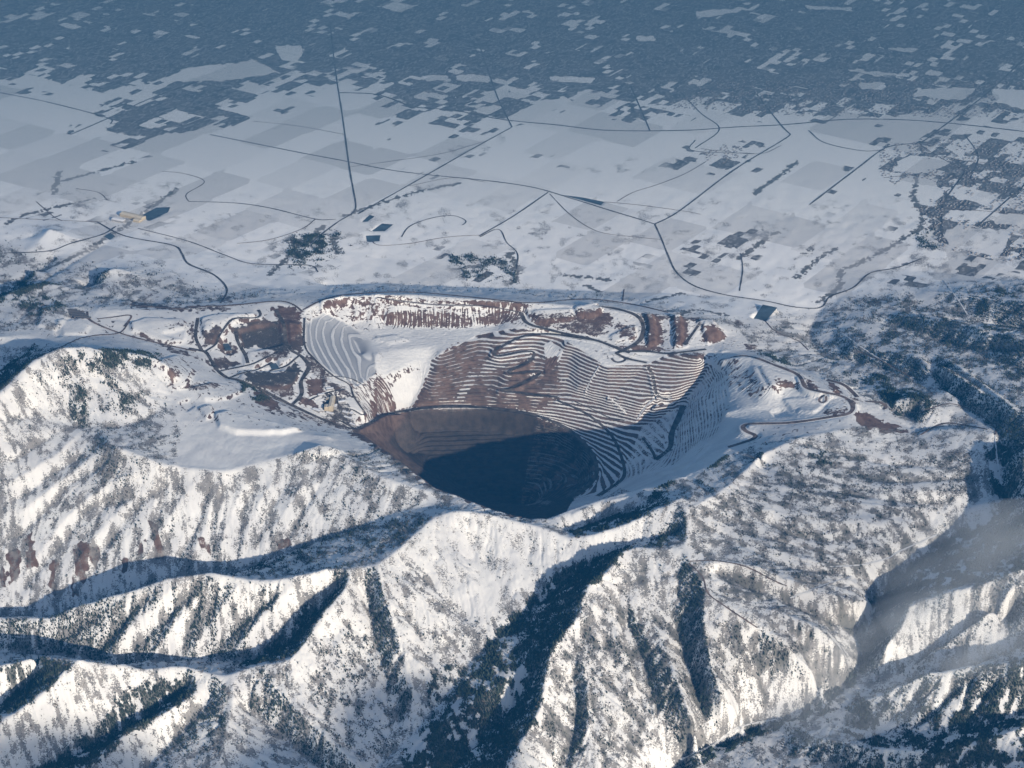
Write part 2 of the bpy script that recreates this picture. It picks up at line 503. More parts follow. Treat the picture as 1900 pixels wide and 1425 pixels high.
# ribs (+) and gullies (-) traced on the slopes: height, half width, photo points
RIBS = '''
-34 55 205,838 195,857 128,898 84,945 40,985 0,1010
-30 50 290,885 259,920 205,930 162,945 118,1002 88,1036 27,1110
-34 50 320,895 290,910 249,945 189,1019 162,1086
-30 45 400,890 375,940 354,995 303,1070
-26 40 430,900 394,945 392,1060
-24 45 111,797 60,830 0,865
-26 45 170,830 80,890 0,945
-24 40 480,890 450,950 440,1040
-22 40 540,880 500,950 470,1020
-20 35 600,890 560,950 530,1000
24 45 150,800 100,850 0,910
24 45 190,835 120,890 30,960
26 45 270,875 190,910 120,970 50,1060
26 45 305,890 230,940 170,1010 120,1085
26 45 370,890 325,950 260,1050
24 40 415,890 375,990 350,1055
22 40 455,895 420,980 410,1040
20 40 510,885 470,960 450,1030
20 40 570,890 530,950 495,1010
-28 45 300,1085 269,1110 189,1194 155,1224
-30 45 377,1075 330,1123 286,1160 242,1204 215,1234
-22 40 385,1090 357,1147 330,1214
-28 45 525,1100 455,1147 404,1194 374,1228
-20 40 590,1085 540,1140 498,1197
22 45 340,1082 270,1145 190,1225
24 45 400,1075 345,1140 270,1232
20 40 450,1085 400,1150 350,1215
22 45 560,1085 500,1135 430,1215
-22 45 200,1130 130,1170 60,1205
-22 45 663,1085 690,1130 717,1165 741,1214 770,1290
-22 45 785,1060 832,1115 879,1160
-20 40 731,1100 771,1160 800,1230
22 45 745,1070 790,1130 830,1200
20 40 840,1030 880,1090 915,1150
-20 40 870,980 910,1050 940,1110
-18 40 950,990 985,1050 1010,1090
-24 45 1101,1140 1135,1214 1165,1300 1175,1400
-24 45 1128,1095 1169,1160 1200,1240 1225,1330
22 40 1115,1110 1150,1190 1185,1300
22 45 1070,1200 1090,1280 1090,1400
-22 40 1060,1230 1070,1320 1050,1425
-22 40 1350,1150 1345,1230 1370,1310
-24 45 1400,1185 1410,1260 1430,1320
22 40 1375,1165 1380,1250 1400,1330
20 40 1340,1140 1330,1200 1350,1290
-26 45 1440,1200 1460,1250 1480,1300
-18 45 118,668 200,710 286,756
-18 45 165,665 230,700 300,735
-18 45 84,706 141,773
-18 45 60,720 110,775
18 45 140,665 210,705 290,745
18 45 95,680 165,750
-22 40 1449,815 1543,836 1630,857 1698,862 1770,866
-24 40 1442,874 1529,904 1597,918 1698,931 1772,930
-24 40 1546,864 1630,890 1700,891 1799,884 1840,880
-26 40 1330,985 1378,1012 1462,1049 1563,1065 1637,1077
-26 40 1400,950 1469,989 1563,1001 1614,992 1664,976
-22 40 1330,1065 1400,1090 1449,1105 1496,1147 1563,1160
-20 40 1500,880 1590,905 1650,912
-20 40 1330,920 1400,960 1450,975
18 40 1420,895 1530,925 1620,940 1720,945
18 40 1350,975 1430,1020 1540,1052
18 40 1500,970 1600,975 1690,985
-30 50 1860,1130 1830,1090
-26 40 1860,1250 1820,1300 1790,1350
-26 40 1780,1255 1740,1310 1690,1350
-24 40 1720,1262 1690,1300 1640,1340
-20 40 1240,870 1300,900 1350,940
-16 35 60,560 30,600
-16 35 230,520 270,560 320,572
-14 30 270,530 330,560
-26 55 0,545 60,530 95,510 170,465 215,440
-14 40 280,600 200,590
-18 45 1540,640 1640,650 1720,690
-22 45 1600,590 1700,610 1800,640 1900,650
-20 45 1640,570 1760,590 1900,600
-22 45 1700,650 1790,700 1860,750
-20 40 1780,620 1880,650
-20 40 1800,690 1900,760
20 40 1740,660 1830,720 1900,790
18 40 1660,585 1760,605 1860,640
-20 40 1900,880 1870,920 1850,960
'''
dH = np.zeros_like(H)
for ln in RIBS.splitlines():
    q = ln.split()
    if not q:
        continue
    amp, wid = float(q[0]), float(q[1])
    P = resample(G.hit(*spline(poly2(' '.join(q[2:])), 5).T), 14)
    D, K = G.near(P, wid * 2.6)
    t = np.clip(K / max(1, len(P) - 1), 0, 1)
    ends = np.minimum(1, np.minimum(t, 1 - t) * 5 + 0.15)
    far_ = 0.55 if (q[2].startswith(('14', '13', '15')) and abs(amp) < 27) or float(q[2].split(',')[1]) < 905 and float(q[2].split(',')[0]) < 640 else 1.0
    dH += amp * far_ * ends * np.exp(-(D / wid) ** 1.15) * (D < wid * 2.6)
H += blur(dH, 1)

H = H + (1 - mine_s) * (1 - valley) * .45 * np.clip(H - wide_blur(H, 9, 3), -45, 45)      # ridges and creek beds weather sharp
Hs = blur(H, 30)
gy, gx = np.gradient(Hs)
gi, gj = -gy / (DV * YY), -gx / (DU * YY)
slope = np.hypot(gi, gj)
di, dj = gi / DV, gj / DU
nn = np.hypot(di, dj) + 1e-9
di /= nn; dj /= nn
mt = (1 - mine_s) * (1 - valley)
n1 = lic(fft_noise(H.shape, 24, 90, 0, 1), di, dj, 50)
n2 = lic(fft_noise(H.shape, 9, 30, 0, 2), di, dj, 30)
n3 = lic(fft_noise(H.shape, 3, 9, 0, 3), di, dj, 12)
f1 = fft_noise(H.shape, 10, 140, -0.8, 4)
f2 = fft_noise(H.shape, 2.2, 24, -0.3, 5)
sf = smooth(0.05, 0.55, slope)
hillA = blur(in_poly(PX, PY, poly2('-300,760 0,770 120,785 300,860 560,850 800,915 760,945 600,1000 420,1065 100,1145 -300,1150')).astype(float), 12)
rib = (5.0 - 15.0 * np.exp(-np.abs(n1) / .22) + n1 * 2.0 - 7.0 * np.exp(-np.abs(n2) / .22)) * (1 - .6 * hillA) + n3 * 0.6
H = H + mt * (sf * rib + f1 * (2 + 2 * sf) + f2 * (0.4 + 0.8 * sf))
H = H + valley * (f1 * 1.6 + f2 * 0.25) * smooth(230, 450, PY) + (mine_s * (1 - pit_s)) * (f1 * 1.5 + f2 * 0.6)

# built-up and dug-out tiers of the mine: height change, photo outline
TIERS = '''
26 243,600 270,592 340,594 347,606 345,632 322,640 300,636 262,622 245,616
-16 300,622 345,612 345,634 312,628
22 372,592 400,585 470,583 484,588 470,594 430,600 408,628 400,640 374,628
-25 412,632 424,634 432,655 418,657 408,645
-22 497,668 514,668 522,686 503,690 470,690
18 445,690 520,688 550,690 556,705 530,722 480,722 448,708
-20 440,615 500,600 528,606 532,636 480,648 450,642
15 455,655 500,648 535,655 545,668 520,680 470,690 455,680
34 398,772 425,766 470,778 520,790 560,800 520,806 440,806 408,794
26 368,760 390,752 398,770 384,780
20 355,720 390,712 430,716 450,730 420,742 380,745
18 300,668 330,660 360,690 345,720 320,725 305,700
-18 330,748 350,740 362,752 348,762
28 640,555 700,548 760,550 740,560 660,568
26 596,560 640,550 626,574 592,586
24 655,572 700,562 720,570 690,590 660,592
36 1065,572 1110,566 1118,580 1096,590 1070,587
26 985,578 1060,574 1066,594 1000,600
40 1195,586 1212,586 1220,640 1202,645
40 1248,588 1264,588 1268,645 1252,645
36 1298,598 1325,598 1342,630 1312,640
22 1480,700 1555,726 1535,746 1500,735
22 1408,680 1470,700 1482,716 1430,720
20 1452,742 1500,738 1532,752 1510,768 1470,766
-20 1430,764 1450,760 1470,772 1440,774
16 105,598 150,592 168,606 158,622 110,622
18 80,572 118,566 130,582 110,612 70,606
-18 100,612 112,608 118,622 104,626
16 690,628 735,622 760,632 720,640
18 660,720 672,700 690,712 680,735 664,740
20 1165,608 1180,606 1182,630 1140,636 1130,625
16 600,700 625,716 640,735 620,735 600,720
24 540,848 590,830 640,840 600,852
14 380,600 396,598 396,620 378,620
18 1060,958 1090,945 1110,960 1070,975
16 1120,935 1180,920 1190,932 1130,952
18 1215,880 1262,850 1300,820 1320,828 1270,872 1235,888
'''


def tiers(H, PX, PY):
    for k, ln in enumerate(TIERS.splitlines()):
        q = ln.split()
        if q:
            H = H + float(q[0]) * blur(in_poly(PX, PY, poly2(' '.join(q[1:]))).astype(float), 2)
    return H


H = tiers(H, PX, PY)
G.H = H
PX, PY = project(XX, YY, H)

# ------------------------------------------------------------------ roads: name, label material, width in metres, photo points
ROADS = '''
haul_road rock 40 967,581 980,601 1034,615 1101,630 1135,642 1169,655
haul_road rock 36 1101,631 1034,621 1000,620 967,625 940,638 916,653 923,661 967,653 993,653 980,672 940,692 1003,689 987,702 953,719 926,724 967,729 1034,737
haul_road rock 40 660,797 690,783 714,770 765,760 832,754 916,758 984,768 1034,786 1068,807 1098,840 1108,874 1095,898 1068,920
haul_road rock 30 1034,743 1085,766 1128,800 1148,834 1159,881 1135,904 1108,921
haul_road rock 52 1268,752 1258,778 1246,804 1243,832 1216,853
haul_road rock 24 1216,853 1212,840 1192,812
haul_road rock 30 1202,679 1212,700 1217,729 1224,738 1240,741
haul_road snow 14 1129,737 1145,750 1160,765
haul_road snow 12 1087,724 1098,702 1112,680
haul_road snow 14 1182,778 1200,752 1214,740
haul_road rock 16 1066,745 1100,760 1130,775 1160,780
haul_road rock 40 1108,568 1148,574 1185,588 1194,612 1186,633 1157,650 1142,655
haul_road rock 32 1142,655 1162,665 1200,673
haul_road rock 26 1135,665 1140,672 1155,672 1164,664
haul_road rock 32 1155,652 1202,652 1235,656 1270,653 1310,648
haul_road rock 30 1300,598 1290,612 1270,640
haul_road gravel 36 1338,667 1376,661 1402,664 1439,678 1477,693 1488,705 1496,720 1530,728 1562,735 1578,745 1583,758 1574,768 1545,773 1503,780 1460,785 1410,786 1385,787 1378,794 1387,802 1404,808 1397,815 1376,822 1351,830
haul_road gravel 34 1534,705 1566,714 1591,737
haul_road gravel 26 1606,745 1635,747 1646,754 1639,760
haul_road gravel 20 1530,733 1517,741 1525,749 1536,744 1532,735
haul_road rock 36 350,647 368,650 381,652 392,669 405,689 424,702 442,705 475,718 508,735 542,752 589,774 626,789 658,796
haul_road rock 36 512,575 527,604 530,632 540,650 558,660 573,678 569,691 558,709 560,732 542,751
haul_road rock 30 367,590 363,625 374,650
haul_road rock 26 381,652 402,638 405,627 427,595 442,590 475,590 484,584 479,575
haul_road rock 30 437,617 442,636 455,658 460,674
haul_road rock 18 565,590 565,639 580,663 619,698 648,713 656,735 678,767
haul_road rock 18 619,698 650,702 677,716
haul_road rock 22 424,702 450,692 480,685 505,672
haul_road rock 22 500,688 530,680 545,668 555,660
haul_road rock 22 405,689 440,682 470,675 490,665 540,642
mine_road rock 20 600,745 615,772 640,785 658,796
mine_road rock 16 632,757 655,760 672,772 678,768
mine_road rock 18 575,742 590,735 610,728 640,722
mine_road rock 16 622,730 626,745 634,757
mine_road gravel 24 350,569 424,567 512,559 542,564 562,579
mine_road gravel 20 350,574 300,571 240,566
mine_road gravel 22 162,578 168,595 222,618 286,635 364,652
mine_road gravel 18 148,628 180,622 222,618 240,596
mine_road gravel 16 100,650 130,636 148,628
mine_road gravel 20 180,592 215,588 245,585 230,606
mine_road gravel 22 562,575 600,556 650,546 760,542 880,552 980,562 1060,556 1110,556 1180,566 1240,580
mine_road gravel 18 700,552 800,565 900,568 967,580
mine_road gravel 14 1701,770 1731,757 1765,749 1812,766 1846,793 1846,807
mine_road gravel 18 1708,807 1748,786 1785,788 1832,797
mine_road gravel 14 1418,594 1440,616 1480,632 1500,650
mine_road gravel 16 1592,652 1640,672 1690,700
valley_road asphalt 20 612,40 618,95 625,150 633,200 640,250 648,310 655,350 660,380 655,395 630,410 600,432 575,452
valley_road asphalt 20 390,250 480,268 560,284 640,299 720,315 800,325 900,335 985,347 1050,365 1130,390 1180,405 1215,416
valley_road asphalt 19 1215,416 1228,445 1240,475 1255,505 1287,530 1344,547 1422,559 1475,570 1523,571 1539,551 1583,534 1614,507 1664,497 1710,480
valley_road asphalt 20 1215,416 1260,392 1361,316 1459,256 1462,246 1449,232 1400,170
valley_road asphalt 20 1502,380 1590,313 1640,276 1677,268 1711,263 1748,236 1826,178 1873,135 1900,110
freeway asphalt 28 630,172 697,175 741,189 771,199 845,205 933,222 1034,232 1128,242 1270,242 1361,236 1462,231 1563,222 1664,222 1765,229 1900,244
valley_road asphalt 19 950,236 925,185 905,130 890,85
valley_road asphalt 19 664,397 730,360 795,323 870,280 950,236
valley_road asphalt 18 889,438 953,401 1017,357
valley_road asphalt 18 1748,448 1748,387 1758,364 1790,320
valley_road asphalt 20 1812,421 1893,350 1920,325
valley_road asphalt 16 350,374 438,377 505,387 586,407 623,407
valley_road asphalt 22 130,250 202,219 276,184 370,150
valley_road asphalt 22 180,412 232,438 320,455 337,470 350,490 397,510 421,537 409,563
valley_road asphalt 16 256,424 350,448 421,475 471,490 572,492 590,505
valley_road asphalt 22 0,470 90,466 130,452 190,435 215,420
valley_road asphalt 20 0,172 90,190 200,219 205,230
valley_road asphalt 14 1374,470 1378,500 1372,540
valley_road asphalt 18 1170,160 1190,205 1206,243
valley_road asphalt 16 1262,170 1300,210 1335,240 1290,275
valley_road asphalt 14 890,440 925,425 940,450 960,470 958,500
valley_road asphalt 14 745,440 760,420 800,405 840,400 865,410 858,418
valley_road asphalt 18 1500,242 1530,265 1600,280 1640,278
valley_road asphalt 16 1290,260 1285,280 1400,285
valley_road asphalt 16 1790,250 1815,290 1800,330
farm_track gravel 11 1111,374 1180,380 1270,392 1300,398
farm_track gravel 10 1145,374 1175,357 1219,343 1270,323 1310,300
farm_track gravel 11 67,374 98,401 115,410
farm_track gravel 11 0,404 111,409 190,412
farm_track gravel 10 141,350 182,357 200,372
farm_track gravel 11 300,318 340,322 380,337 346,360 350,374
farm_track gravel 12 1158,537 1155,558
farm_track gravel 11 1300,276 1405,286 1450,270
farm_track snow 12 1751,520 1778,557 1795,584
farm_track snow 12 1563,618 1592,640 1630,665
farm_track gravel 11 585,407 560,425 500,445 440,452
farm_track gravel 10 760,345 840,330 900,338
farm_track gravel 10 690,440 700,455 760,452 830,440 900,436
farm_track gravel 11 1640,330 1700,325 1790,330 1850,340
farm_track gravel 11 1690,385 1748,387 1830,392 1900,398
farm_track gravel 10 1750,290 1800,300 1900,305
farm_track gravel 11 1700,263 1740,290 1790,318 1812,345
farm_track gravel 10 1020,360 1060,400 1110,430 1180,440 1230,445
farm_track gravel 10 640,250 560,235 470,225
farm_track gravel 10 648,310 720,300 820,285 900,262
mine_road snow 12 1846,807 1850,850 1858,900
canyon_road snow 12 1540,1052 1600,1048 1650,1035 1665,1025 1740,992
canyon_road snow 11 1466,1110 1530,1085 1580,1070
canyon_road snow 14 1262,1410 1327,1380 1370,1350 1440,1335
canyon_road gravel 12 1278,1045 1305,1072 1312,1100 1345,1125 1405,1165
canyon_road gravel 10 1280,1042 1320,1040 1380,1050 1430,1075 1460,1088
'''
roads = []
for ln in ROADS.splitlines():
    q = ln.split()
    if q:
        roads.append((q[0], q[1], float(q[2]), spline(poly2(' '.join(q[3:])), 6)))
road_lines = []
for nm, mt_, wd, pts in roads:
    P = resample(G.hit(*pts.T), 14)
    # a road does not jump: drop sample points that landed behind a crest, then smooth the grade
    for _ in range(10):
        P[1:-1] = 0.25 * P[:-2] + 0.5 * P[1:-1] + 0.25 * P[2:]
    road_lines.append((nm, mt_, wd, P))


def grade(gr, lines):
    """cut and fill the ground so each road lies level across"""
    road = np.zeros_like(gr.H)
    for nm, mt_, wd, P in lines:
        D, K = gr.near(P, wd * 1.6)
        m = D < wd * 1.6
        w = smooth(wd * 1.5, wd * 0.62, D[m])
        gr.H[m] = gr.H[m] * (1 - w) + P[K[m], 2] * w
        road[m] = np.maximum(road[m], smooth(wd * 0.9, wd * 0.45, D[m]))
    return road


# ponds: (photo outline) all level
PONDS = ['671,411 686,399 695,402 682,410', '689,428 709,415 730,417 714,428', '679,437 706,437 704,447 681,448',
         '1395,588 1415,571 1442,578 1418,594', '1044,362 1080,366 1121,374 1115,380', '497,672 512,672 519,684 505,687',
         '412,632 424,634 431,652 420,655', '262,398 290,386 316,386 312,394 275,408', '192,437 205,434 214,439 203,443']
ponds = []
for q in PONDS:
    P = G.hit(*np.array(poly2(q)).T)
    P[:, 2] = P[:, 2].mean() - 2
    ponds.append(P)


def sink(gr):
    for P in ponds:
        uv = [(p[0] / p[1], math.log(p[1])) for p in P]
        U_, V_ = np.meshgrid(gr.u, gr.v)
        m = blur(in_poly(U_, V_, uv).astype(float), 2)
        gr.H[:] = gr.H * (1 - np.minimum(1, m * 2)) + (P[0, 2] - 3) * np.minimum(1, m * 2)


PITBOX = None
road_c = grade(G, road_lines)
sink(G)

# ------------------------------------------------------------------ the pit on a grid six times finer, with its benches
FU, FV = 2, 4
ii, jj = np.nonzero(pit_m)
I0, I1, J0, J1 = ii.min() - 2, ii.max() + 3, jj.min() - 2, jj.max() + 3
fi = np.arange(I0, I1 + 1e-9, 1 / FV); fj = np.arange(J0, J1 + 1e-9, 1 / FU)
FI, FJ = np.meshgrid(fi, fj, indexing='ij')
HF0 = sample(H, FI, FJ)
FUU, FVV = U0 + DU * FJ, V0 + DV * FI
FYY = np.exp(FVV); FXX = FUU * FYY
FPX, FPY = project(FXX, FYY, HF0)
fin = sample(blur(pit_m, 3), FI, FJ)
fin = smooth(0.55, 0.98, fin)                       # fades out towards the pit's edge, where it meets the coarse grid
warp = fft_noise(HF0.shape, 40, 300, -0.5, 21)
jit = fft_noise(HF0.shape, 6, 40, -0.3, 22)


def region(px, py, txt, feather=4, warp_px=0.0, seed=0):
    a, b = px, py
    if warp_px:
        a = px + warp_px * fft_noise(px.shape, 6, 60, -0.5, 100 + seed); b = py + 0.5 * warp_px * fft_noise(px.shape, 6, 60, -0.5, 300 + seed)
    return blur(in_poly(a, b, poly2(txt)).astype(float), feather)


T_far = region(FPX, FPY, '800,668 850,641 888,621 963,608 1049,632 1121,678 1196,678 1213,670 1250,652 1300,668 1345,690 1352,740 1335,795 1290,850 1240,872 1200,880 1160,888 1108,928 1060,935 1000,940 900,930 800,880 720,820 765,757 795,700')
T_far *= 1 - region(FPX, FPY, '1008,640 1022,632 1046,650 1038,670 1020,690 1008,690 1012,668')
T_bowl = region(FPX, FPY, '568,600 600,580 640,598 690,632 697,690 664,716 620,692 582,662 568,640')
T_right = region(FPX, FPY, '1355,680 1410,668 1470,735 1440,760 1390,745 1350,720')
T = np.clip(T_far + T_bowl, 0, 1) * fin
step = 18.5
bowl_step = 36.0
stp = np.where(T_bowl > T_far, bowl_step, step)
Q = (HF0 + 1.0 * warp + 0.35 * jit) / stp
fr = Q - np.floor(Q)
g = np.where(fr < 0.42, fr * 0.05, 0.021 + (fr - 0.42) / 0.58 * 0.979)
HF = HF0 + T * (np.floor(Q) + g - Q) * stp
gyF, gxF = np.gradient(blur(HF0, 10))
sF = np.hypot(gyF / (DV / FV * FYY), gxF / (DU / FU * FYY))
dF, eF = -gyF / (DV / FV) ** 2, -gxF / (DU / FU) ** 2
nF = np.hypot(dF, eF) + 1e-9
streak = lic(fft_noise(HF0.shape, 2.2, 8, 0, 31), dF / nF, eF / nF, 22)
HF += fin * (1 - T) * (streak * 1.6 * smooth(0.2, 0.7, sF) + jit * 0.7)
GF = Ground(U0 + DU * J0, DU / FU, V0 + DV * I0, DV / FV, HF)
keep = GF.H.copy()
fine_roads = [r for r in road_lines if (lambda P: np.any((P[:, 1] > FYY.min()) & (P[:, 1] < FYY.max()) & (P[:, 0] / P[:, 1] > FUU.min()) & (P[:, 0] / P[:, 1] < FUU.max())))(r[3])]
road_f = grade(GF, fine_roads)
HF = keep * (1 - fin) + GF.H * fin
edge = fin <= 0
HF[edge] = HF0[edge]
GF.H = HF
FPX, FPY = project(FXX, FYY, HF)
PX, PY = project(XX, YY, H)

# ------------------------------------------------------------------ what covers the ground: snow, rock, brush, woods, suburbs
BROWN = [  # snow left on it, brown (1) or grey (0), photo outline
 (.10, 1, '812,652 850,640 888,632 925,640 935,650 900,670 890,700 862,745 850,754 760,758 785,720 805,680'),
 (.75, .6, '872,688 888,690 870,736 850,750 844,738'), (.7, .7, '892,626 908,625 918,656 900,660'),
 (.25, .8, '890,700 960,670 1035,660 1040,740 990,764 850,754'),
 (.06, 1, '702,650 712,648 705,690 715,720 735,750 725,765 700,782 688,770 695,720'),
 (.42, .8, '712,584 760,577 850,581 876,590 880,604 850,609 790,607 712,604'),
 (.18, .8, '880,592 930,575 968,578 965,595 900,604'),
 (.05, .55, '652,800 690,785 714,772 765,762 916,760 984,770 1034,788 1068,810 1098,842 1108,875 1095,900 1068,925 1000,964 950,960 850,922 770,884 700,836'),
 (.35, .7, '1075,572 1135,580 1140,605 1100,612 1060,600'),
 (.5, .6, '980,585 1060,578 1075,600 1060,612 990,606'),
 (.12, .9, '1195,588 1226,588 1232,638 1203,642'), (.12, .9, '1250,590 1278,592 1274,640 1256,640'),
 (.15, .9, '1308,600 1330,606 1350,628 1325,636 1302,634'),
 (.3, .08, '432,612 470,594 520,600 540,640 528,660 500,650 452,642'),
 (.12, 1, '500,568 545,570 560,582 556,602 530,612 512,590'),
 (.12, .9, '566,702 608,700 600,728 572,738'), (.3, .8, '545,730 580,740 600,765 560,752'),
 (.38, .15, '600,728 640,735 655,770 655,792 600,775'),
 (.15, .9, '470,722 500,733 520,757 500,758 476,744'),
 (.3, .4, '375,620 400,600 420,610 405,640 380,650'),
 (.3, .05, '445,690 520,690 550,670 560,690 540,728 470,720'),
 (.3, .4, '560,605 566,640 556,660 535,640 535,615'),
 (.10, 1, '1590,762 1612,768 1652,788 1692,801 1640,802 1606,792 1588,776'),
 (.15, .9, '1492,700 1506,708 1522,722 1500,722'), (.18, .9, '1530,704 1548,712 1566,732 1548,730'),
 (.4, .8, '1525,762 1560,758 1575,750 1572,768 1530,772'),
 (.12, .9, '10,1025 35,1018 42,1060 20,1085'), (.12, .9, '45,1000 60,985 70,1045 55,1060'),
 (.12, .9, '132,1022 150,998 168,1012 158,1085 140,1062'), (.15, .9, '92,1035 106,1040 102,1112 92,1092'),
 (.15, .9, '124,1062 132,1064 144,1108 132,1104'), (.15, .9, '274,962 290,970 308,1035 292,1042'),
 (.15, .9, '228,1032 242,1034 240,1062 228,1062'), (.15, .9, '0,1050 12,1058 16,1096 0,1085'),
 (.25, .8, '160,1008 182,1010 186,1060 172,1052'), (.3, .8, '362,990 386,1000 394,1044 380,1020'),
 (.2, .8, '255,1000 268,1005 262,1030 252,1028'), (.3, .7, '505,1000 540,1000 545,1015 510,1018'),
 (.2, .8, '640,800 680,806 720,835 760,868 740,856 690,826'),
 (.5, .6, '700,830 770,878 850,920 800,912 740,880'),
 (.4, .6, '590,770 640,788 655,800 610,790'), (.2, .9, '565,768 600,785 612,792 580,782'),
 (.35, .6, '1040,600 1100,600 1130,618 1100,626 1050,612'),
 (.4, .5, '240,560 350,566 430,566 430,576 350,578 240,570'),
 (.5, .7, '400,548 425,552 470,560 400,562'), (.55, .7, '250,540 300,545 290,560 255,560'),
 (.45, .7, '1360,590 1385,594 1382,606 1365,606'), (.4, .7, '1385,635 1410,640 1400,652 1380,650'),
 (.35, .4, '380,660 420,664 450,676 400,690'), (.3, .5, '455,600 500,596 515,606 470,612'), (.45, .5, '470,655 530,650 540,662 490,672'), (.3, .9, '520,575 545,575 560,600 540,640 525,620'), (.4, .5, '565,650 590,672 620,702 600,705 570,690'), (.35, .4, '600,705 640,715 655,740 640,735 610,722'), (.4, .6, '480,715 540,712 550,735 520,735'), (.5, .7, '300,600 345,600 345,606 300,606'), (.45, .6, '250,612 320,640 310,645 245,620'), (.45, .5, '355,600 366,600 362,640 352,640'), (.4, .8, '285,640 350,652 380,668 330,655'), (.5, .6, '430,745 560,765 600,785 520,772'), (.45, .7, '120,572 160,575 165,592 125,590'), (.5, .6, '30,560 90,560 85,600 40,605'), (.3, .8, '1440,700 1478,712 1470,720 1440,712'), (.35, .8, '1250,655 1300,655 1330,668 1260,664'), (.3, .8, '1130,640 1200,640 1250,650 1180,652'), (.4, .7, '1140,600 1180,605 1178,632 1150,625'), (.45, .7, '1560,745 1580,735 1600,742 1590,752'), (.4, .6, '405,640 440,640 450,655 430,662 410,655'), (.35, .9, '600,560 650,552 640,565 600,572'), (.4, .7, '860,560 940,558 990,566 900,572'), (.4, .5, '1180,580 1300,590 1300,598 1190,590'),
 (.45, .6, '340,715 380,708 420,712 400,720 350,724'), (.4, .7, '300,640 340,648 360,660 320,656'),
]
WOODS = [  # how dense, photo outline, wobble of the outline
 (.13, '1500,622 1535,590 1600,556 1640,548 1790,538 1960,535 1960,905 1862,900 1850,812 1765,742 1650,694 1530,668', 10),
 (.2, '1570,655 1650,640 1720,640 1710,700 1640,690', 8), (.28, '1790,540 1910,535 1910,610 1820,612', 8),
 (.26, '1830,640 1950,620 1950,700 1840,690', 6), (.2, '1640,570 1750,580 1760,610 1650,605', 8),
 (1.3, '1047,1048 1120,1022 1180,1016 1150,1038 1112,1078 1080,1110 1070,1145 1022,1212 1006,1262 1000,1318 962,1388 935,1435 750,1435 752,1378 850,1290 920,1172 990,1110', 5),
 (.9, '1195,1002 1240,975 1268,962 1260,990 1225,1015', 3),
 (.42, '110,662 200,649 292,656 296,690 240,684 150,686', 5), (.28, '60,700 120,668 200,690 290,735 300,765 200,780 130,770', 8),
 (.9, '1540,1440 1600,1392 1700,1400 1760,1340 1840,1260 1960,1180 1960,1440', 8),
 (.35, '1500,1310 1600,1300 1740,1300 1800,1330 1700,1400 1600,1380', 8),
 (.9, '-20,1240 70,1224 146,1233 60,1300 -20,1340', 4), (1.2, '235,1272 300,1256 372,1262 360,1290 232,1370 170,1430 60,1430 200,1332', 5),
 (1.2, '1845,815 1875,830 1905,960 1860,1010 1790,1075 1690,1110 1640,1190 1605,1225 1585,1270 1500,1330 1400,1372 1290,1425 1268,1412 1390,1346 1460,1326 1560,1264 1597,1228 1610,1152 1640,1092 1706,1038 1766,994 1846,950 1858,870', 3), (.8, '1826,830 1872,820 1910,960 1880,1000 1780,1010 1720,1060 1640,1100 1640,1080 1760,1000 1852,930', 4),
 (1.0, '1600,1120 1640,1100 1760,1020 1900,990 1900,1060 1700,1110 1650,1180 1600,1220', 6),
 (.5, '438,700 470,712 500,742 480,748 450,722', 3), (.6, '1190,906 1225,880 1252,893 1238,916 1206,926', 3),
 (.5, '1302,862 1345,832 1352,850 1310,880', 3), (.5, '1618,716 1700,725 1745,748 1710,778 1650,766 1638,745', 4),
 (.35, '1560,690 1660,700 1650,720 1590,715', 4), (.4, '1500,838 1535,832 1545,862 1510,866', 3),
 (.12, '150,975 700,925 760,960 640,1050 430,1068 420,1030', 9), (.14, '420,1060 560,1010 700,955 780,960 690,1045 560,1062', 6),
 (.9, '1060,985 1120,965 1210,938 1200,958 1100,990 1055,998', 3), (.7, '560,1130 605,1110 590,1160 520,1225 440,1238 480,1215', 4),
 (.14, '640,1120 760,1300 740,1400 620,1400 560,1240', 9), (.10, '1050,1110 1260,1160 1300,1380 1000,1420 1010,1260', 10),
 (.08, '1290,960 1480,830 1700,850 1840,830 1760,990 1640,1090 1420,1060', 10),
 (.35, '800,1235 965,1240 780,1360', 4), (.10, '1280,1120 1480,1190 1580,1260 1400,1330 1300,1360', 8),
 (.5, '20,520 110,525 60,540 0,570 0,548', 3), (.25, '20,555 90,548 130,570 60,590', 4), (.3, '540,440 640,425 640,465 560,500 525,480', 6),
 (.25, '830,470 950,480 960,525 870,520', 6), (.3, '1690,425 1740,425 1745,460 1710,462', 4),
 (.3, '1420,675 1470,690 1462,700 1430,690', 3), (.4, '1402,652 1460,665 1470,680 1430,672', 3),
]
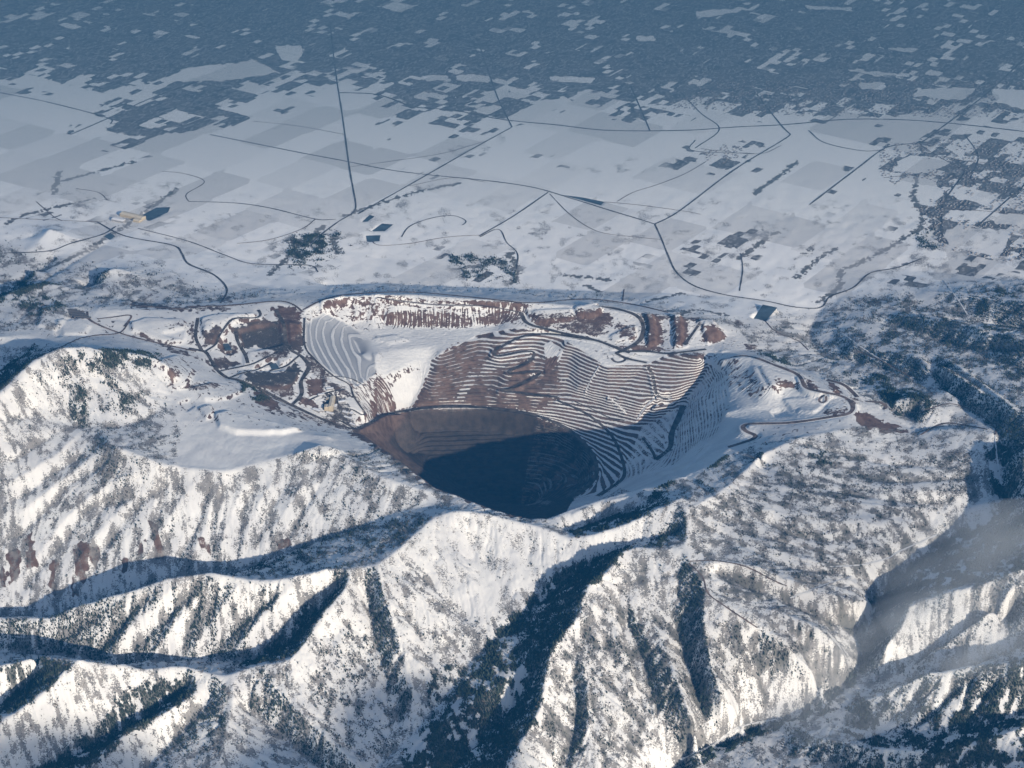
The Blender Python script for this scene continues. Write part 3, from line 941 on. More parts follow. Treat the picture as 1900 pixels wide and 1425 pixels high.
SUBURB = [
 (1.0, '-200,-200 2200,-200 2200,215 1900,215 1700,210 1560,214 1400,205 1330,200 1260,190 1200,214 1080,200 1010,180 960,195 930,228 850,213 760,200 735,160 640,155 560,165 520,170 480,205 420,232 380,250 320,256 200,275 130,268 200,220 275,187 340,160 200,155 0,150 -200,150'),
 (.62, '745,190 800,175 900,180 950,232 880,262 830,260 790,248 740,240 700,235 650,250 640,238 700,215'),
 (.75, '690,302 712,294 800,310 832,296 950,242 905,284 850,316 800,324 740,316'),
 (.7, '900,296 1000,290 1060,286 1062,300 1020,322 960,342 912,332 985,322 1000,305'),
 (.88, '1290,262 1350,250 1420,262 1440,270 1400,300 1300,325 1262,322 1270,290'),
 (.68, '1500,262 1560,240 1700,245 1760,250 1900,250 2100,260 2100,520 1740,480 1700,445 1688,400 1700,345 1640,332 1560,388 1505,382 1600,315 1660,275 1580,275'),
 (.5, '1640,492 1720,470 1800,480 2000,490 2000,530 1780,532 1660,540 1560,560 1600,530'),
 (.8, '1195,270 1290,285 1262,322 1230,318 1220,290'), (.6, '205,395 260,385 330,382 322,402 270,425 225,415'),
 (.8, '955,395 978,392 1010,418 990,416 962,406'), (.45, '-100,380 60,370 180,400 160,430 0,440 -100,440'),
 (.5, '1385,480 1440,440 1450,410 1400,405 1360,440 1240,440 1260,500 1340,540 1370,500'), (.45, '760,455 900,470 960,470 960,530 860,525 780,500'),
 (.4, '1160,440 1230,440 1250,500 1200,520 1160,480'), (.6, '540,440 640,425 640,465 560,500 525,480'),
]
OPEN = ['1665,300 1690,288 1765,300 1745,312 1700,322 1660,318', '1680,330 1730,335 1748,355 1700,372 1675,350', '1770,365 1850,360 1835,384',
 '1760,390 1850,390 1840,410 1770,408', '1750,425 1875,425 1870,450 1850,475 1760,455', '1700,163 1812,163 1790,186 1696,178', '1595,153 1647,155 1640,166 1597,164',
 '1840,396 1905,398 1905,420 1845,415', '1842,165 1905,170 1905,205 1850,190', '1690,180 1735,190 1700,186', '845,140 910,140 912,152 850,150', '1020,140 1105,145 1095,155 1025,150',
 '985,190 1050,180 1065,200 1000,205', '1075,172 1115,172 1112,185 1080,186', '510,85 560,85 555,115 525,112', '780,140 830,138 835,150 790,152', '905,170 940,168 938,180 908,182',
 '340,128 470,112 520,135 420,150 300,152', '1290,20 1380,14 1370,24 1290,32', '1496,10 1585,14 1580,20 1500,16', '1546,125 1640,133 1688,140 1650,142', '1630,88 1700,92 1690,98', '1180,68 1215,66 1212,75 1185,76']


def paint(px, py, base, items, kind, seed0):
    for k, (val, txt) in enumerate(items):
        m = region(px, py, txt, 1, kind, seed0 + k)
        base = base * (1 - m) + val * m
    return base


def cover(px, py, coarse):
    """attributes of the ground per vertex"""
    snow = np.ones(px.shape); brn = np.full(px.shape, .45)
    wx = 3.0 * fft_noise(px.shape, 5, 40, -0.4, 61); wy = 2.0 * fft_noise(px.shape, 5, 40, -0.4, 62)
    for s, b, txt in BROWN:
        m = blur(in_poly(px + wx, py + wy, poly2(txt)).astype(float), 1)
        snow = snow * (1 - m) + s * m; brn = brn * (1 - m) + b * m
    return snow, brn


snowC, brnC = cover(PX, PY, True)
snowF, brnF = cover(FPX, FPY, False)
# vertical streaks of snow on the cliffs and the top of the fan
cl = region(FPX, FPY, '700,575 980,572 980,606 700,612', 3)
fan = region(FPX, FPY, '690,645 830,645 800,690 745,760 700,770 700,700', 3)
snowF = snowF + cl * streak * 0.28 + fan * 0.10 * streak
snowF = np.where(fan > .5, np.maximum(snowF, .62 + .30 * streak * smooth(0.3, 0.7, sF)), snowF)
snowF = snowF + 0.10 * streak * smooth(.5, .9, sF) * (1 - T)
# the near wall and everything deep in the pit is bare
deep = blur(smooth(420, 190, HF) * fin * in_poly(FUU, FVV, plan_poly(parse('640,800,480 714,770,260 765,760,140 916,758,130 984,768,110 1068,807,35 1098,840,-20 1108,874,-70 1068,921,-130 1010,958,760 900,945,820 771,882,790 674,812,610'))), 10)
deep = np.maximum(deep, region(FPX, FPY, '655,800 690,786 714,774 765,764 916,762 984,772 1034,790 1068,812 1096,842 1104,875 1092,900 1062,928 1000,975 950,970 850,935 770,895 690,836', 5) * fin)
snowF = snowF * (1 - deep) + .04 * deep; brnF = brnF * (1 - deep) + np.clip(.10 + .28 * smooth(230, -60, FPX - 740 + (FPY - 770) * 1.3), 0, 1) * deep  # browner upper left, greyer where the pit's shade is toned in
# scarps of the dumps and cuts shed their snow
fan2 = region(FPX, FPY, '726,722 742,702 770,688 792,684 784,716 766,753 736,757', 3)
snowF = snowF * (1 - fan2) + .97 * fan2
scF = (1 - fan2) * smooth(.42, .75, sF) * fin * (1 - T) * (1 - region(FPX, FPY, '1150,905 1260,800 1350,760 1600,690 1600,800 1380,850 1200,920', 8))
snowF = snowF - scF * np.clip(.42 + .25 * jit, 0, 1); brnF = brnF + (1 - brnF) * scF * .7
gyc, gxc = np.gradient(blur(H, 1))
slc = np.hypot(gyc / (DV * YY), gxc / (DU * YY))
off = 1 - region(PX, PY, '320,866 340,800 400,785 470,790 560,800 640,806 690,835 620,860 560,870 420,890', 3)
scC = smooth(.34, .7, slc) * blur(mine_m, 3) * off
# lifts of tipped rock: thin bands of bare ground that follow the levels
bn, bn2 = fft_noise(H.shape, 6, 60, -.5, 78), fft_noise(H.shape, 4, 30, -.3, 79)
lift = (1 - np.abs(((H + 6 * bn) / 15.0) % 1 - .5) * 2)
band = smooth(.55, .8, lift) * smooth(-.2, .6, bn2) * smooth(.03, .10, slc)
snowC = snowC - band * blur(mine_m, 3) * off * (1 - pit_m) * .62
bnF, bnF2 = fft_noise(HF.shape, 9, 90, -.5, 80), fft_noise(HF.shape, 7, 50, -.3, 81)
lift = (1 - np.abs(((HF + 6 * bnF) / 17.0) % 1 - .5) * 2)
upper = region(FPX, FPY, '545,545 700,540 1000,550 1300,585 1380,640 1340,668 1240,655 1130,670 1050,628 960,604 880,615 820,640 690,632 640,598 570,600', 6)
wings = region(FPX, FPY, '1400,655 1500,690 1600,740 1600,770 1540,785 1400,790 1340,780 1340,755 1430,760', 6)
band = smooth(.55, .8, lift) * smooth(-.3, .5, bnF2) * smooth(.04, .12, sF)
snowF = snowF - band * fin * np.clip(upper + .7 * wings, 0, 1) * (1 - T) * .6
snowC = snowC - scC * np.clip(.45 + .25 * fft_noise(H.shape, 3, 24, -.2, 77), 0, 1); brnC = brnC + (1 - brnC) * scC * .6
# how bare the bench faces are
ris = np.where(T_bowl > T_far, .16, 1.0)
rw = region(FPX, FPY, '1262,752 1285,722 1310,690 1335,672 1360,680 1360,800 1290,860 1180,900 1130,910 1165,850 1190,790', 6)
ris = ris * (1 - .68 * rw)
lo = region(FPX, FPY, '1000,770 1068,805 1110,870 1068,925 960,950 980,850', 8)
ris = ris * (1 - .2 * lo)
terF = np.clip(1 + .14 * np.minimum(streak, 0) + .15 * np.minimum(warp, 0), .1, 1) * T * ris * (1 - (.97 - .42 * lo) * deep)
snowF = np.where((T_far > .5) & (deep < .5), np.maximum(snowF, .0), snowF)

# woods: traced stands, north (left) facing slopes, and hollows
gy, gx = np.gradient(blur(H, 6))
sx, sy = gx / (DU * YY), gy / (DV * YY)
left_face = smooth(.20, .50, sx + 0.25 * sy)             # ground rising to the right faces left
curv = blur(H, 14) - blur(H, 3)
cn = fft_noise(H.shape, 8, 90, -0.6, 41); cn2 = fft_noise(H.shape, 3, 24, -0.2, 42)
mt = (1 - blur(mine_m, 3)) * (1 - valley)
big0 = fft_noise(H.shape, 6, 40, -.5, 44)
wood = mt * np.clip(.025 + .03 * cn + 60e-2 * left_face + .02 * np.clip(curv, -1, 4), 0.006, 1)
for k, (d, txt, wob) in enumerate(WOODS):
    m = region(PX, PY, txt, 3, wob, 500 + 2 * k)
    wood = np.maximum(wood, m * np.clip(d * (1 + 1.0 * cn + .45 * cn2), 0, 1))
S1 = region(PX, PY, '760,1000 845,955 990,980 1060,1003 1240,950 1262,960 1210,1000 1110,1025 1040,1050 900,1150 830,1120', 10)
rhill = region(PX, PY, '1500,622 1535,590 1600,556 1640,548 1790,538 1990,535 1990,760 1862,760 1765,742 1650,694 1530,668', 8)
wood *= 1 - .35 * rhill * smooth(-.2, .8, cn2 + .6 * big0)
wood *= (1 - .85 * S1) * (1 - .55 * hillA)
plateau = region(PX, PY, '320,866 340,800 400,770 470,770 560,795 640,806 690,835 620,832 560,838 420,877', 4)
wood *= (1 - plateau) * (1 - road_c) * (1 - np.minimum(1, pit_m))
big = fft_noise(H.shape, 10, 60, -.5, 43)
brush = mt * np.clip(.60 + .18 * smooth(.9, 1.5, big) + .16 * cn + .10 * cn2 + .05 * np.clip(curv, -3, 5) + .10 * n2 + .07 * n3 + .2 * left_face, 0, 1)
dens = region(PX, PY, '1290,950 1480,830 1700,850 1860,830 1780,1000 1600,1240 1300,1380 1000,1430 1020,1210 1180,1060', 20)
brush = brush + mt * .16 * dens
brush *= (1 - .3 * S1)
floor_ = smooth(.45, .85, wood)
brush = np.where(valley > .5, .50 * smooth(240, 420, PY) * np.clip(.6 + .4 * cn + .25 * big, 0, 1.4), brush)
brush += mine_s * (1 - pit_m) * .22 * np.clip(1 + cn, 0, 2) * (1 - plateau)
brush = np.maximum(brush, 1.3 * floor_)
sub = np.zeros_like(H)
for k, (d, txt) in enumerate(SUBURB):
    sub = np.maximum(sub, d * wide_blur(region(PX, PY, txt, 1, 8, 700 + k), 16, 4))
for k, txt in enumerate(OPEN):
    sub *= 1 - region(PX, PY, txt, 2, 1.5, 800 + k)
sub *= valley
# farm plots inside the survey squares, lying at different tones
SCRUB = [(0.59, '830,470 950,480 960,530 870,520'), (0.49, '1240,420 1440,400 1450,440 1370,500 1340,545 1260,520 1230,450'), (0.49, '640,400 800,330 880,330 760,390 690,425'), (0.46, '1000,500 1250,480 1260,540 1050,545'),
 (0.59, '540,430 650,420 640,470 540,510'), (0.44, '0,380 200,330 420,330 300,390 100,420 0,440'), (0.46, '760,480 860,460 1000,480 990,540 800,535'), (0.44, '800,280 960,240 900,290 820,330'), (0.55, '205,395 260,380 330,380 322,402 270,430 210,425'),
 (0.46, '60,420 220,400 260,440 180,470 40,460'), (0.52, '1640,470 1720,440 1900,470 1900,530 1700,540 1560,560'), (0.41, '1050,300 1200,280 1260,320 1100,340')]
for k, (d, txt) in enumerate(SCRUB):
    brush = np.maximum(brush, region(PX, PY, txt, 6, 12, 950 + 2 * k) * np.clip(d * (1 + .22 * cn + .15 * big), 0, 1) * (1 - blur(mine_m, 2)))
# dark creek banks and hedges in the valley
CREEKS = ['1700,330 1695,365 1710,400 1705,425 1680,440 1640,465 1590,490 1560,505 1555,535 1520,560', '1480,515 1500,495 1520,480 1550,462', '1495,470 1505,462', '600,420 560,450 530,480 500,510',
 '840,500 900,490 950,470', '1050,510 1130,520', '1370,480 1440,430', '1480,300 1440,330 1400,360', '100,360 110,320', '1120,545 1090,530', '10,415 60,395 170,370', '120,335 250,300', '640,400 760,360 850,340',
 '0,540 60,510 150,470 215,430 330,350', '1200,560 1260,545', '1350,585 1290,575 1240,590', '945,470 960,500 950,530', '620,440 625,470', '1480,200 1475,170']
for q in CREEKS:
    P = resample(G.hit(*spline(poly2(q), 5).T), 16)
    D, K = G.near(P, 90)
    brush = np.maximum(brush, 1.2 * smooth(52, 12, D + 18 * cn2))

# ------------------------------------------------------------------ materials
sc = bpy.context.scene
col = sc.collection


class NT:
    """small helper round a material's node tree"""

    def __init__(self, name):
        self.m = bpy.data.materials.new(name); self.m.use_nodes = True
        self.t = self.m.node_tree; self.b = self.t.nodes['Principled BSDF']
        self.b.inputs['Roughness'].default_value = .85
        self.b.inputs['Specular IOR Level'].default_value = .15

    def n(self, typ, **kw):
        nd = self.t.nodes.new(typ)
        for k, v in kw.items():
            setattr(nd, k, v)
        return nd

    def link(self, a, b):
        self.t.links.new(a, b)

    def val(self, sock, v):
        if hasattr(v, 'default_value') or isinstance(v, bpy.types.NodeSocket):
            self.link(v, sock)
        else:
            sock.default_value = v

    def math(self, op, a, b=0.0, c=0.0, clamp=False):
        nd = self.n('ShaderNodeMath', operation=op, use_clamp=clamp)
        for s, v in zip(nd.inputs, (a, b, c)):
            self.val(s, v)
        return nd.outputs[0]

    def ramp(self, x, a, b, lo=0.0, hi=1.0, smoothstep=True):
        nd = self.n('ShaderNodeMapRange', interpolation_type='SMOOTHSTEP' if smoothstep else 'LINEAR')
        for s, v in zip(nd.inputs, (x, a, b, lo, hi)):
            self.val(s, v)
        return nd.outputs[0]

    def mix(self, f, a, b):
        nd = self.n('ShaderNodeMix', data_type='RGBA')
        self.val(nd.inputs[0], f)
        for s, v in ((nd.inputs[6], a), (nd.inputs[7], b)):
            if isinstance(v, tuple):
                s.default_value = (*v, 1)
            else:
                self.link(v, s)
        return nd.outputs[2]

    def attr(self, name):
        nd = self.n('ShaderNodeAttribute', attribute_name=name)
        return nd.outputs['Fac']

    def noise(self, vec, scale, detail=2.0, rough=.5, dist=0.0):
        nd = self.n('ShaderNodeTexNoise')
        self.link(vec, nd.inputs['Vector'])
        nd.inputs['Scale'].default_value = scale; nd.inputs['Detail'].default_value = detail
        nd.inputs['Roughness'].default_value = rough; nd.inputs['Distortion'].default_value = dist
        return nd.outputs['Fac']

    def out(self, c):
        self.val(self.b.inputs['Base Color'], c) if not isinstance(c, tuple) else setattr(self.b.inputs['Base Color'], 'default_value', (*c, 1))
        return self.m


def plain(name, c, rough=.85, var=0.0, scale=.05):
    k = NT(name); k.b.inputs['Roughness'].default_value = rough
    if var:
        g = k.n('ShaderNodeNewGeometry'); n = k.noise(g.outputs['Position'], scale, 3)
        return k.out(k.mix(k.ramp(n, .3, .7), tuple(x * (1 - var) for x in c), tuple(min(1, x * (1 + var)) for x in c)))
    return k.out(c)


# direction of the valley's survey grid
ga, gb = np.array(at(1215, 415, 180)[:2]), np.array(at(1450, 265, 100)[:2])
GRID_ANG = math.atan2(*(gb - ga)[::-1])


def land_material():
    k = NT('snowy_land')
    pos = k.n('ShaderNodeNewGeometry').outputs['Position']
    nA = k.noise(pos, .095, 4, .68); nB = k.noise(pos, .016, 3, .55); nC = k.noise(pos, .0035, 3, .5)
    snow, brn, brush, sub, ter, q = (k.attr(a) for a in ('snow', 'brown', 'brush', 'suburb', 'bench', 'phase'))
    flat = k.attr('plain')
    white = k.mix(flat, k.mix(k.ramp(nC, .3, .7), (.60, .60, .605), (.72, .715, .70)), (.90, .885, .86))
    # rock where the wind and the shovels have taken the snow
    rock_g = k.mix(k.ramp(nA, .3, .7), (.045, .046, .05), (.09, .085, .082))
    rock_b = k.mix(k.ramp(nB, .3, .7), (.10, .062, .05), (.185, .125, .105))
    rock = k.mix(brn, rock_g, rock_b)
    rock = k.mix(k.attr('pit_shade'), rock, k.mix(k.ramp(nB, .3, .7), (.028, .026, .028), (.055, .046, .044)))  # deep rock darkened: the pit's shade is put into its colour
    bare = k.ramp(k.math('ADD', snow, k.math('MULTIPLY', k.math('SUBTRACT', k.math('MULTIPLY', k.math('ADD', nA, nB), .5), .5), 1.5)), .38, .58, 1, 0)
    c = k.mix(bare, white, rock)
    # bench faces
    fr = k.math('FRACT', q)
    frn = k.math('ADD', fr, k.math('MULTIPLY', k.math('SUBTRACT', nB, .5), .3))
    face = k.math('MULTIPLY', k.ramp(frn, .42, .54), k.ramp(fr, .97, 1.0, 1, 0))
    patch = k.ramp(k.math('ADD', k.math('MULTIPLY', nA, .6), k.math('MULTIPLY', nB, .5)), k.math('SUBTRACT', .64, k.math('MULTIPLY', ter, .45)), k.math('SUBTRACT', .72, k.math('MULTIPLY', ter, .45)))
    bench = k.math('MULTIPLY', face, k.math('MULTIPLY', patch, k.ramp(ter, .2, .3)))
    c = k.mix(bench, c, k.mix(k.ramp(nB, .3, .7), (.07, .058, .054), (.15, .105, .09)))
    bowl_shade = k.attr('bowl_shade')
    c = k.mix(k.math('MULTIPLY', bowl_shade, k.ramp(fr, .22, .34)), c, (.29, .305, .335))  # bowl's bench faces tinted grey-blue, their shade painted into the colour
    # snow lying on the treads of bare walls
    tread = k.math('MULTIPLY', k.ramp(fr, .44, .36), k.math('MULTIPLY', k.ramp(fr, .0, .06), k.math('MULTIPLY', k.ramp(ter, .10, .8), k.ramp(k.noise(pos, .006, 4, .6), .46, .56))))
    c = k.mix(k.math('MULTIPLY', tread, .8), c, white)
    # oak brush showing through the snow
    sp = k.math('ADD', k.math('MULTIPLY', nA, .78), k.math('MULTIPLY', nB, .22))
    thr = k.math('SUBTRACT', .76, k.math('MULTIPLY', brush, .38))
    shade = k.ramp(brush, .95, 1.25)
    bc = k.ramp(sp, k.math('SUBTRACT', thr, .03), k.math('ADD', thr, .05))
    bc = k.math('MULTIPLY', bc, k.ramp(brush, .02, .10))
    twig = k.mix(k.ramp(nB, .35, .65), (.10, .098, .10), (.21, .20, .195))
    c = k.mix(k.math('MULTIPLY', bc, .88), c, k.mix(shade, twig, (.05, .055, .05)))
    # suburbs: blocks of houses, gardens and bare trees, among open lots
    mp = k.n('ShaderNodeMapping'); mp.inputs['Rotation'].default_value = (0, 0, -GRID_ANG); k.link(pos, mp.inputs['Vector'])
    vec = mp.outputs[0]

    def cells(sx, sy, rnd, off):
        m2 = k.n('ShaderNodeMapping'); m2.inputs['Scale'].default_value = (sx, sy, 0); m2.inputs['Location'].default_value = (off, off * .7, 0); k.link(vec, m2.inputs['Vector'])
        v = k.n('ShaderNodeTexVoronoi', distance='CHEBYCHEV', voronoi_dimensions='2D'); v.inputs['Scale'].default_value = 1
        v.inputs['Randomness'].default_value = rnd; k.link(m2.outputs[0], v.inputs['Vector'])
        s = k.n('ShaderNodeSeparateColor'); k.link(v.outputs['Color'], s.inputs[0])
        return s.outputs[0], s.outputs[1]
    r1, r1b = cells(1 / 330, 1 / 230, .30, 3.1)
    r2, r2b = cells(1 / 150, 1 / 90, .40, 7.7)
    r3, r3b = cells(1 / 44, 1 / 26, .9, 1.7)
    r0, r0b = cells(1 / 820, 1 / 480, .28, 5.3)
    c = k.mix(k.math('MULTIPLY', flat, k.ramp(r0, .45, .95, 0, .5)), c, (.50, .485, .47))
    mixr = k.math('ADD', k.math('MULTIPLY', r1, .62), k.math('MULTIPLY', r2, .38))
    built = k.ramp(mixr, k.math('MULTIPLY', sub, .80), k.math('ADD', k.math('MULTIPLY', sub, .80), .02), 1, 0)
    built = k.math('MULTIPLY', built, k.ramp(sub, .05, .2))
    yard = k.mix(k.ramp(r3, .55, .75), k.mix(r2b, (.11, .115, .12), (.19, .19, .19)), k.mix(r3b, (.20, .20, .20), (.33, .33, .33)))
    c = k.mix(built, c, yard)
    k.out(c)
    k.b.inputs['Roughness'].default_value = .8
    return k.m


LAND = land_material()
ROADM = {
    'rock': plain('haul_road_rock', (.085, .076, .072), .9, .45, .02),
    'gravel': plain('gravel_road', (.13, .10, .09), .9, .45, .02),
    'asphalt': plain('asphalt', (.11, .11, .112), .85, .55, .012),
    'snow': plain('packed_snow', (.66, .66, .66), .8, .06, .03),
}
WATER = plain('pond_water', (.07, .10, .125), .45, .3, .01)
NEEDLES = plain('needles', (.035, .048, .040), .9, .3, .02)
BARK = plain('bark', (.09, .065, .05), .9)
OAK = plain('bare_oak_twigs', (.10, .088, .078), .9, .25, .03)
ROOFSNOW = plain('roof_snow', (.78, .78, .79), .8)
ROOFHOUSE = plain('half_melted_roof', (.34, .34, .35), .8, .5, .03)
WALLTAN = plain('tan_cladding', (.42, .36, .27), .7, .08, .1)
WALLGREY = plain('grey_cladding', (.26, .26, .27), .7, .1, .1)
WALLHOUSE = plain('house_walls', (.20, .17, .15), .8, .2, .05)
METALROOF = plain('tan_metal_roof', (.60, .53, .42), .55, .08, .05)
DARKSTEEL = plain('dark_steel', (.09, .09, .10), .6)


# ------------------------------------------------------------------ meshes
def raw_mesh(name, co, faces, mats, smooth_=False, midx=None, attrs=None):
    """faces: (n,k) array of equal sided polygons"""
    me = bpy.data.meshes.new(name)
    f = np.asarray(faces, np.int32); co = np.asarray(co, np.float32)
    me.vertices.add(len(co)); me.vertices.foreach_set('co', co.ravel())
    me.loops.add(f.size); me.loops.foreach_set('vertex_index', f.ravel())
    me.polygons.add(len(f)); me.polygons.foreach_set('loop_start', np.arange(len(f), dtype=np.int32) * f.shape[1])
    for m in (mats if isinstance(mats, (list, tuple)) else [mats]):
        me.materials.append(m)
    if midx is not None:
        me.polygons.foreach_set('material_index', np.asarray(midx, np.int32))
    me.polygons.foreach_set('use_smooth', np.full(len(f), smooth_))
    for k, v in (attrs or {}).items():
        a = me.attributes.new(k, 'FLOAT', 'POINT'); a.data.foreach_set('value', np.asarray(v, np.float32).ravel())
    me.update(calc_edges=True)
    return me


def obj(name, me, parent=None, **props):
    o = bpy.data.objects.new(name, me); col.objects.link(o)
    if parent:
        o.parent = parent
    for k, v in props.items():
        o[k] = v
    return o


def submesh(name, X, Y, Z, fmask, attrs):
    h, k = X.shape
    idx = np.arange(h * k, dtype=np.int64).reshape(h, k)
    f = np.stack([idx[:-1, :-1], idx[:-1, 1:], idx[1:, 1:], idx[1:, :-1]], -1)[fmask]
    used = np.zeros(h * k, bool); used[f.ravel()] = True
    new = np.cumsum(used) - 1
    co = np.stack([X, Y, Z], -1).reshape(-1, 3)[used]
    return raw_mesh(name, co, new[f], LAND, True, None, {a: v.ravel()[used] for a, v in attrs.items()})


def tail(n, d, ratio):
    return np.cumsum(d * ratio ** np.arange(1, n + 1))


tu = tail(34, DU, 1.22); tv = tail(26, DV, 1.22)
nb = tail(20, DV, 1.18)
ue = np.r_[ug[0] - tu[::-1], ug, ug[-1] + tu]
ve = np.r_[vg[0] - nb[::-1], vg, vg[-1] + tv]
pi_ = ((len(nb), len(tv)), (len(tu), len(tu)))
ext = lambda a: np.pad(a, pi_, mode='edge')
UE, VE = np.meshgrid(ue, ve)
YE = np.exp(VE); XE = UE * YE; HE = ext(H)
# past the surveyed land the heights ease to the plain's level
fade = np.clip(np.maximum(np.abs(UE) - .40, 0) / .5 + np.maximum(VE - V1, 0) / .3, 0, 1)
HE = HE * (1 - fade)
cellavg = lambda a: .25 * (a[:-1, :-1] + a[1:, :-1] + a[:-1, 1:] + a[1:, 1:])
pitface = ext(pit_m)
pitface = (np.minimum.reduce([pitface[:-1, :-1], pitface[1:, :-1], pitface[:-1, 1:], pitface[1:, 1:]]) > .5)
valface = cellavg(ext(valley)) > .5
zero = np.zeros_like(HE)
A = dict(snow=ext(snowC), brown=ext(brnC), brush=ext(brush), suburb=ext(sub), bench=zero, phase=zero, plain=ext(valley), bowl_shade=zero, pit_shade=zero)
obj('mountains', submesh('mountains', XE, YE, HE, ~pitface & ~valface, A), kind='structure')
obj('valley_floor', submesh('valley_floor', XE, YE, HE, ~pitface & valface, A), kind='structure')
pf = (np.minimum.reduce([pit_m[:-1, :-1], pit_m[1:, :-1], pit_m[:-1, 1:], pit_m[1:, 1:]]) > .5)[I0:I1, J0:J1]
pf = np.repeat(np.repeat(pf, FV, 0), FU, 1)
assert pf.shape == (HF.shape[0] - 1, HF.shape[1] - 1), (pf.shape, HF.shape)
AF = dict(snow=snowF, brown=brnF, brush=sample(brush, FI, FJ) * (1 - fin), suburb=np.zeros_like(HF), bench=terF, phase=Q, plain=np.zeros_like(HF), pit_shade=deep * .8 * (1 - .85 * smooth(170, -70, FPX - 740 + (FPY - 780) * 1.4)), bowl_shade=T_bowl * (T_far < .5) * fin * smooth(.07, .17, sF))
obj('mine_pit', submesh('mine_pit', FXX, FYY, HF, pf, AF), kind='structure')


def ground_z(x, y):
    x, y = np.asarray(x, float), np.asarray(y, float)
    z = G.z(x, y)
    i = (np.log(y) - GF.v0) / GF.dv; j = (x / y - GF.u0) / GF.du
    ok = (i > 0) & (i < HF.shape[0] - 1) & (j > 0) & (j < HF.shape[1] - 1)
    inside = ok & (sample(pit_m, (np.log(y) - V0) / DV, (x / y - U0) / DU) > .99)
    return np.where(inside, sample(HF, np.where(ok, i, 0), np.where(ok, j, 0)), z)


# roads as ribbons on the graded ground
for nm, mt_, wd, P in road_lines:
    P = resample(P, 9)
    t = np.gradient(P[:, :2], axis=0); t /= np.hypot(*t.T)[:, None] + 1e-9
    nrm = np.stack([-t[:, 1], t[:, 0]], 1)
    ks = np.linspace(-.5, .5, 5)
    wob = 1 + .12 * np.interp(np.arange(len(P)), np.arange(0, len(P) + 12, 12), rng.standard_normal(len(np.arange(0, len(P) + 12, 12))))
    V = P[:, None, :2] + nrm[:, None] * (ks[None, :, None] * wd * wob[:, None, None])
    z = np.maximum(ground_z(V[..., 0], V[..., 1]), P[:, None, 2] - 3 if wd > 20 else -1e9) + (1.6 if wd > 20 else 2.2)
    V = np.concatenate([V, z[..., None]], -1)
    h = len(P); idx = np.arange(h * 5).reshape(h, 5)
    F = np.stack([idx[:-1, :-1], idx[1:, :-1], idx[1:, 1:], idx[:-1, 1:]], -1).reshape(-1, 4)
    obj(nm, raw_mesh(nm, V.reshape(-1, 3), F, ROADM[mt_], True), kind='structure')

for P in ponds:
    me = bpy.data.meshes.new('pond'); me.from_pydata([tuple(p) for p in P], [], [tuple(range(len(P)))]); me.materials.append(WATER)
    if me.polygons[0].normal.z < 0:
        me.flip_normals()
    obj('pond', me, kind='structure')

# ------------------------------------------------------------------ trees
def cone_tier(n, r, z0, z1, seed=0, jag=0.0):
    q = np.random.default_rng(seed)
    a = np.arange(n) * 2 * math.pi / n + q.random() * 2
    rr = r * (1 + jag * q.uniform(-1, 1, n)); zz = z0 + (z1 - z0) * .12 * jag * q.uniform(-1, 1, n)
    v = np.stack([rr * np.cos(a), rr * np.sin(a), zz], 1)
    v = np.concatenate([v, [[0, 0, z1]]])
    f = np.stack([np.arange(n), (np.arange(n) + 1) % n, np.full(n, n)], 1)
    return v, f


def merge(parts):
    vs, fs, ms, off = [], [], [], 0
    for v, f, m in parts:
        vs.append(v); fs.append(f + off); ms += [m] * len(f); off += len(v)
    return np.concatenate(vs), np.concatenate(fs), np.array(ms)


def conifer(seed, h=1.0, r=.36):
    parts = []
    v, f = cone_tier(6, .035, 0, 1.0, seed); v[:, 2] *= .9; parts.append((v, f, 1))
    for k in range(5):
        z0 = .10 + .165 * k; rr = r * (1 - .165 * k)
        v, f = cone_tier(9, rr, z0, z0 + .34, seed * 10 + k, .28); parts.append((v, f, 0))
    return merge(parts)


def blob(seed):
    """round crown of bare oak or juniper on a short stem"""
    q = np.random.default_rng(seed)
    parts = []
    v, f = cone_tier(5, .05, 0, .5, seed); parts.append((v, f, 1))
    for k in range(4):
        c = np.array([q.uniform(-.22, .22), q.uniform(-.22, .22), q.uniform(.35, .6)]); s = q.uniform(.24, .38)
        a = np.arange(7) * 2 * math.pi / 7
        ring = np.stack([np.cos(a), np.sin(a), 0 * a], 1) * q.uniform(.8, 1.2, (7, 1))
        v = np.concatenate([ring, [[0, 0, .95]], [[0, 0, -.8]]]) * s + c
        f = np.concatenate([np.stack([np.arange(7), (np.arange(7) + 1) % 7, np.full(7, 7)], 1), np.stack([(np.arange(7) + 1) % 7, np.arange(7), np.full(7, 8)], 1)])
        parts.append((v, f, 0))
    return merge(parts)


lam = wood * (DU * YY) * (DV * YY) / 68.0
lam *= (PX > -120) & (PX < 2020) & (PY > 380) & (PY < 1560)
cnt = rng.poisson(np.minimum(lam, 4))
ti, tj = np.nonzero(cnt)
ti = np.repeat(ti, cnt[cnt > 0]); tj = np.repeat(tj, cnt[cnt > 0])
fi_ = ti + rng.uniform(-.5, .5, len(ti)); fj_ = tj + rng.uniform(-.5, .5, len(tj))
ty = np.exp(V0 + DV * fi_); tx = (U0 + DU * fj_) * ty
tz = G.z(tx, ty)
denseness = sample(wood, fi_, fj_)
size = np.clip(rng.lognormal(0, .28, len(tx)), .5, 2.0) * (1 + .4 * np.clip(denseness, 0, 1))
isblob = rng.random(len(tx)) < np.where(denseness > .3, .12, .45)
print('trees', len(tx))
tpx, tpy = project(tx, ty, tz + 6)

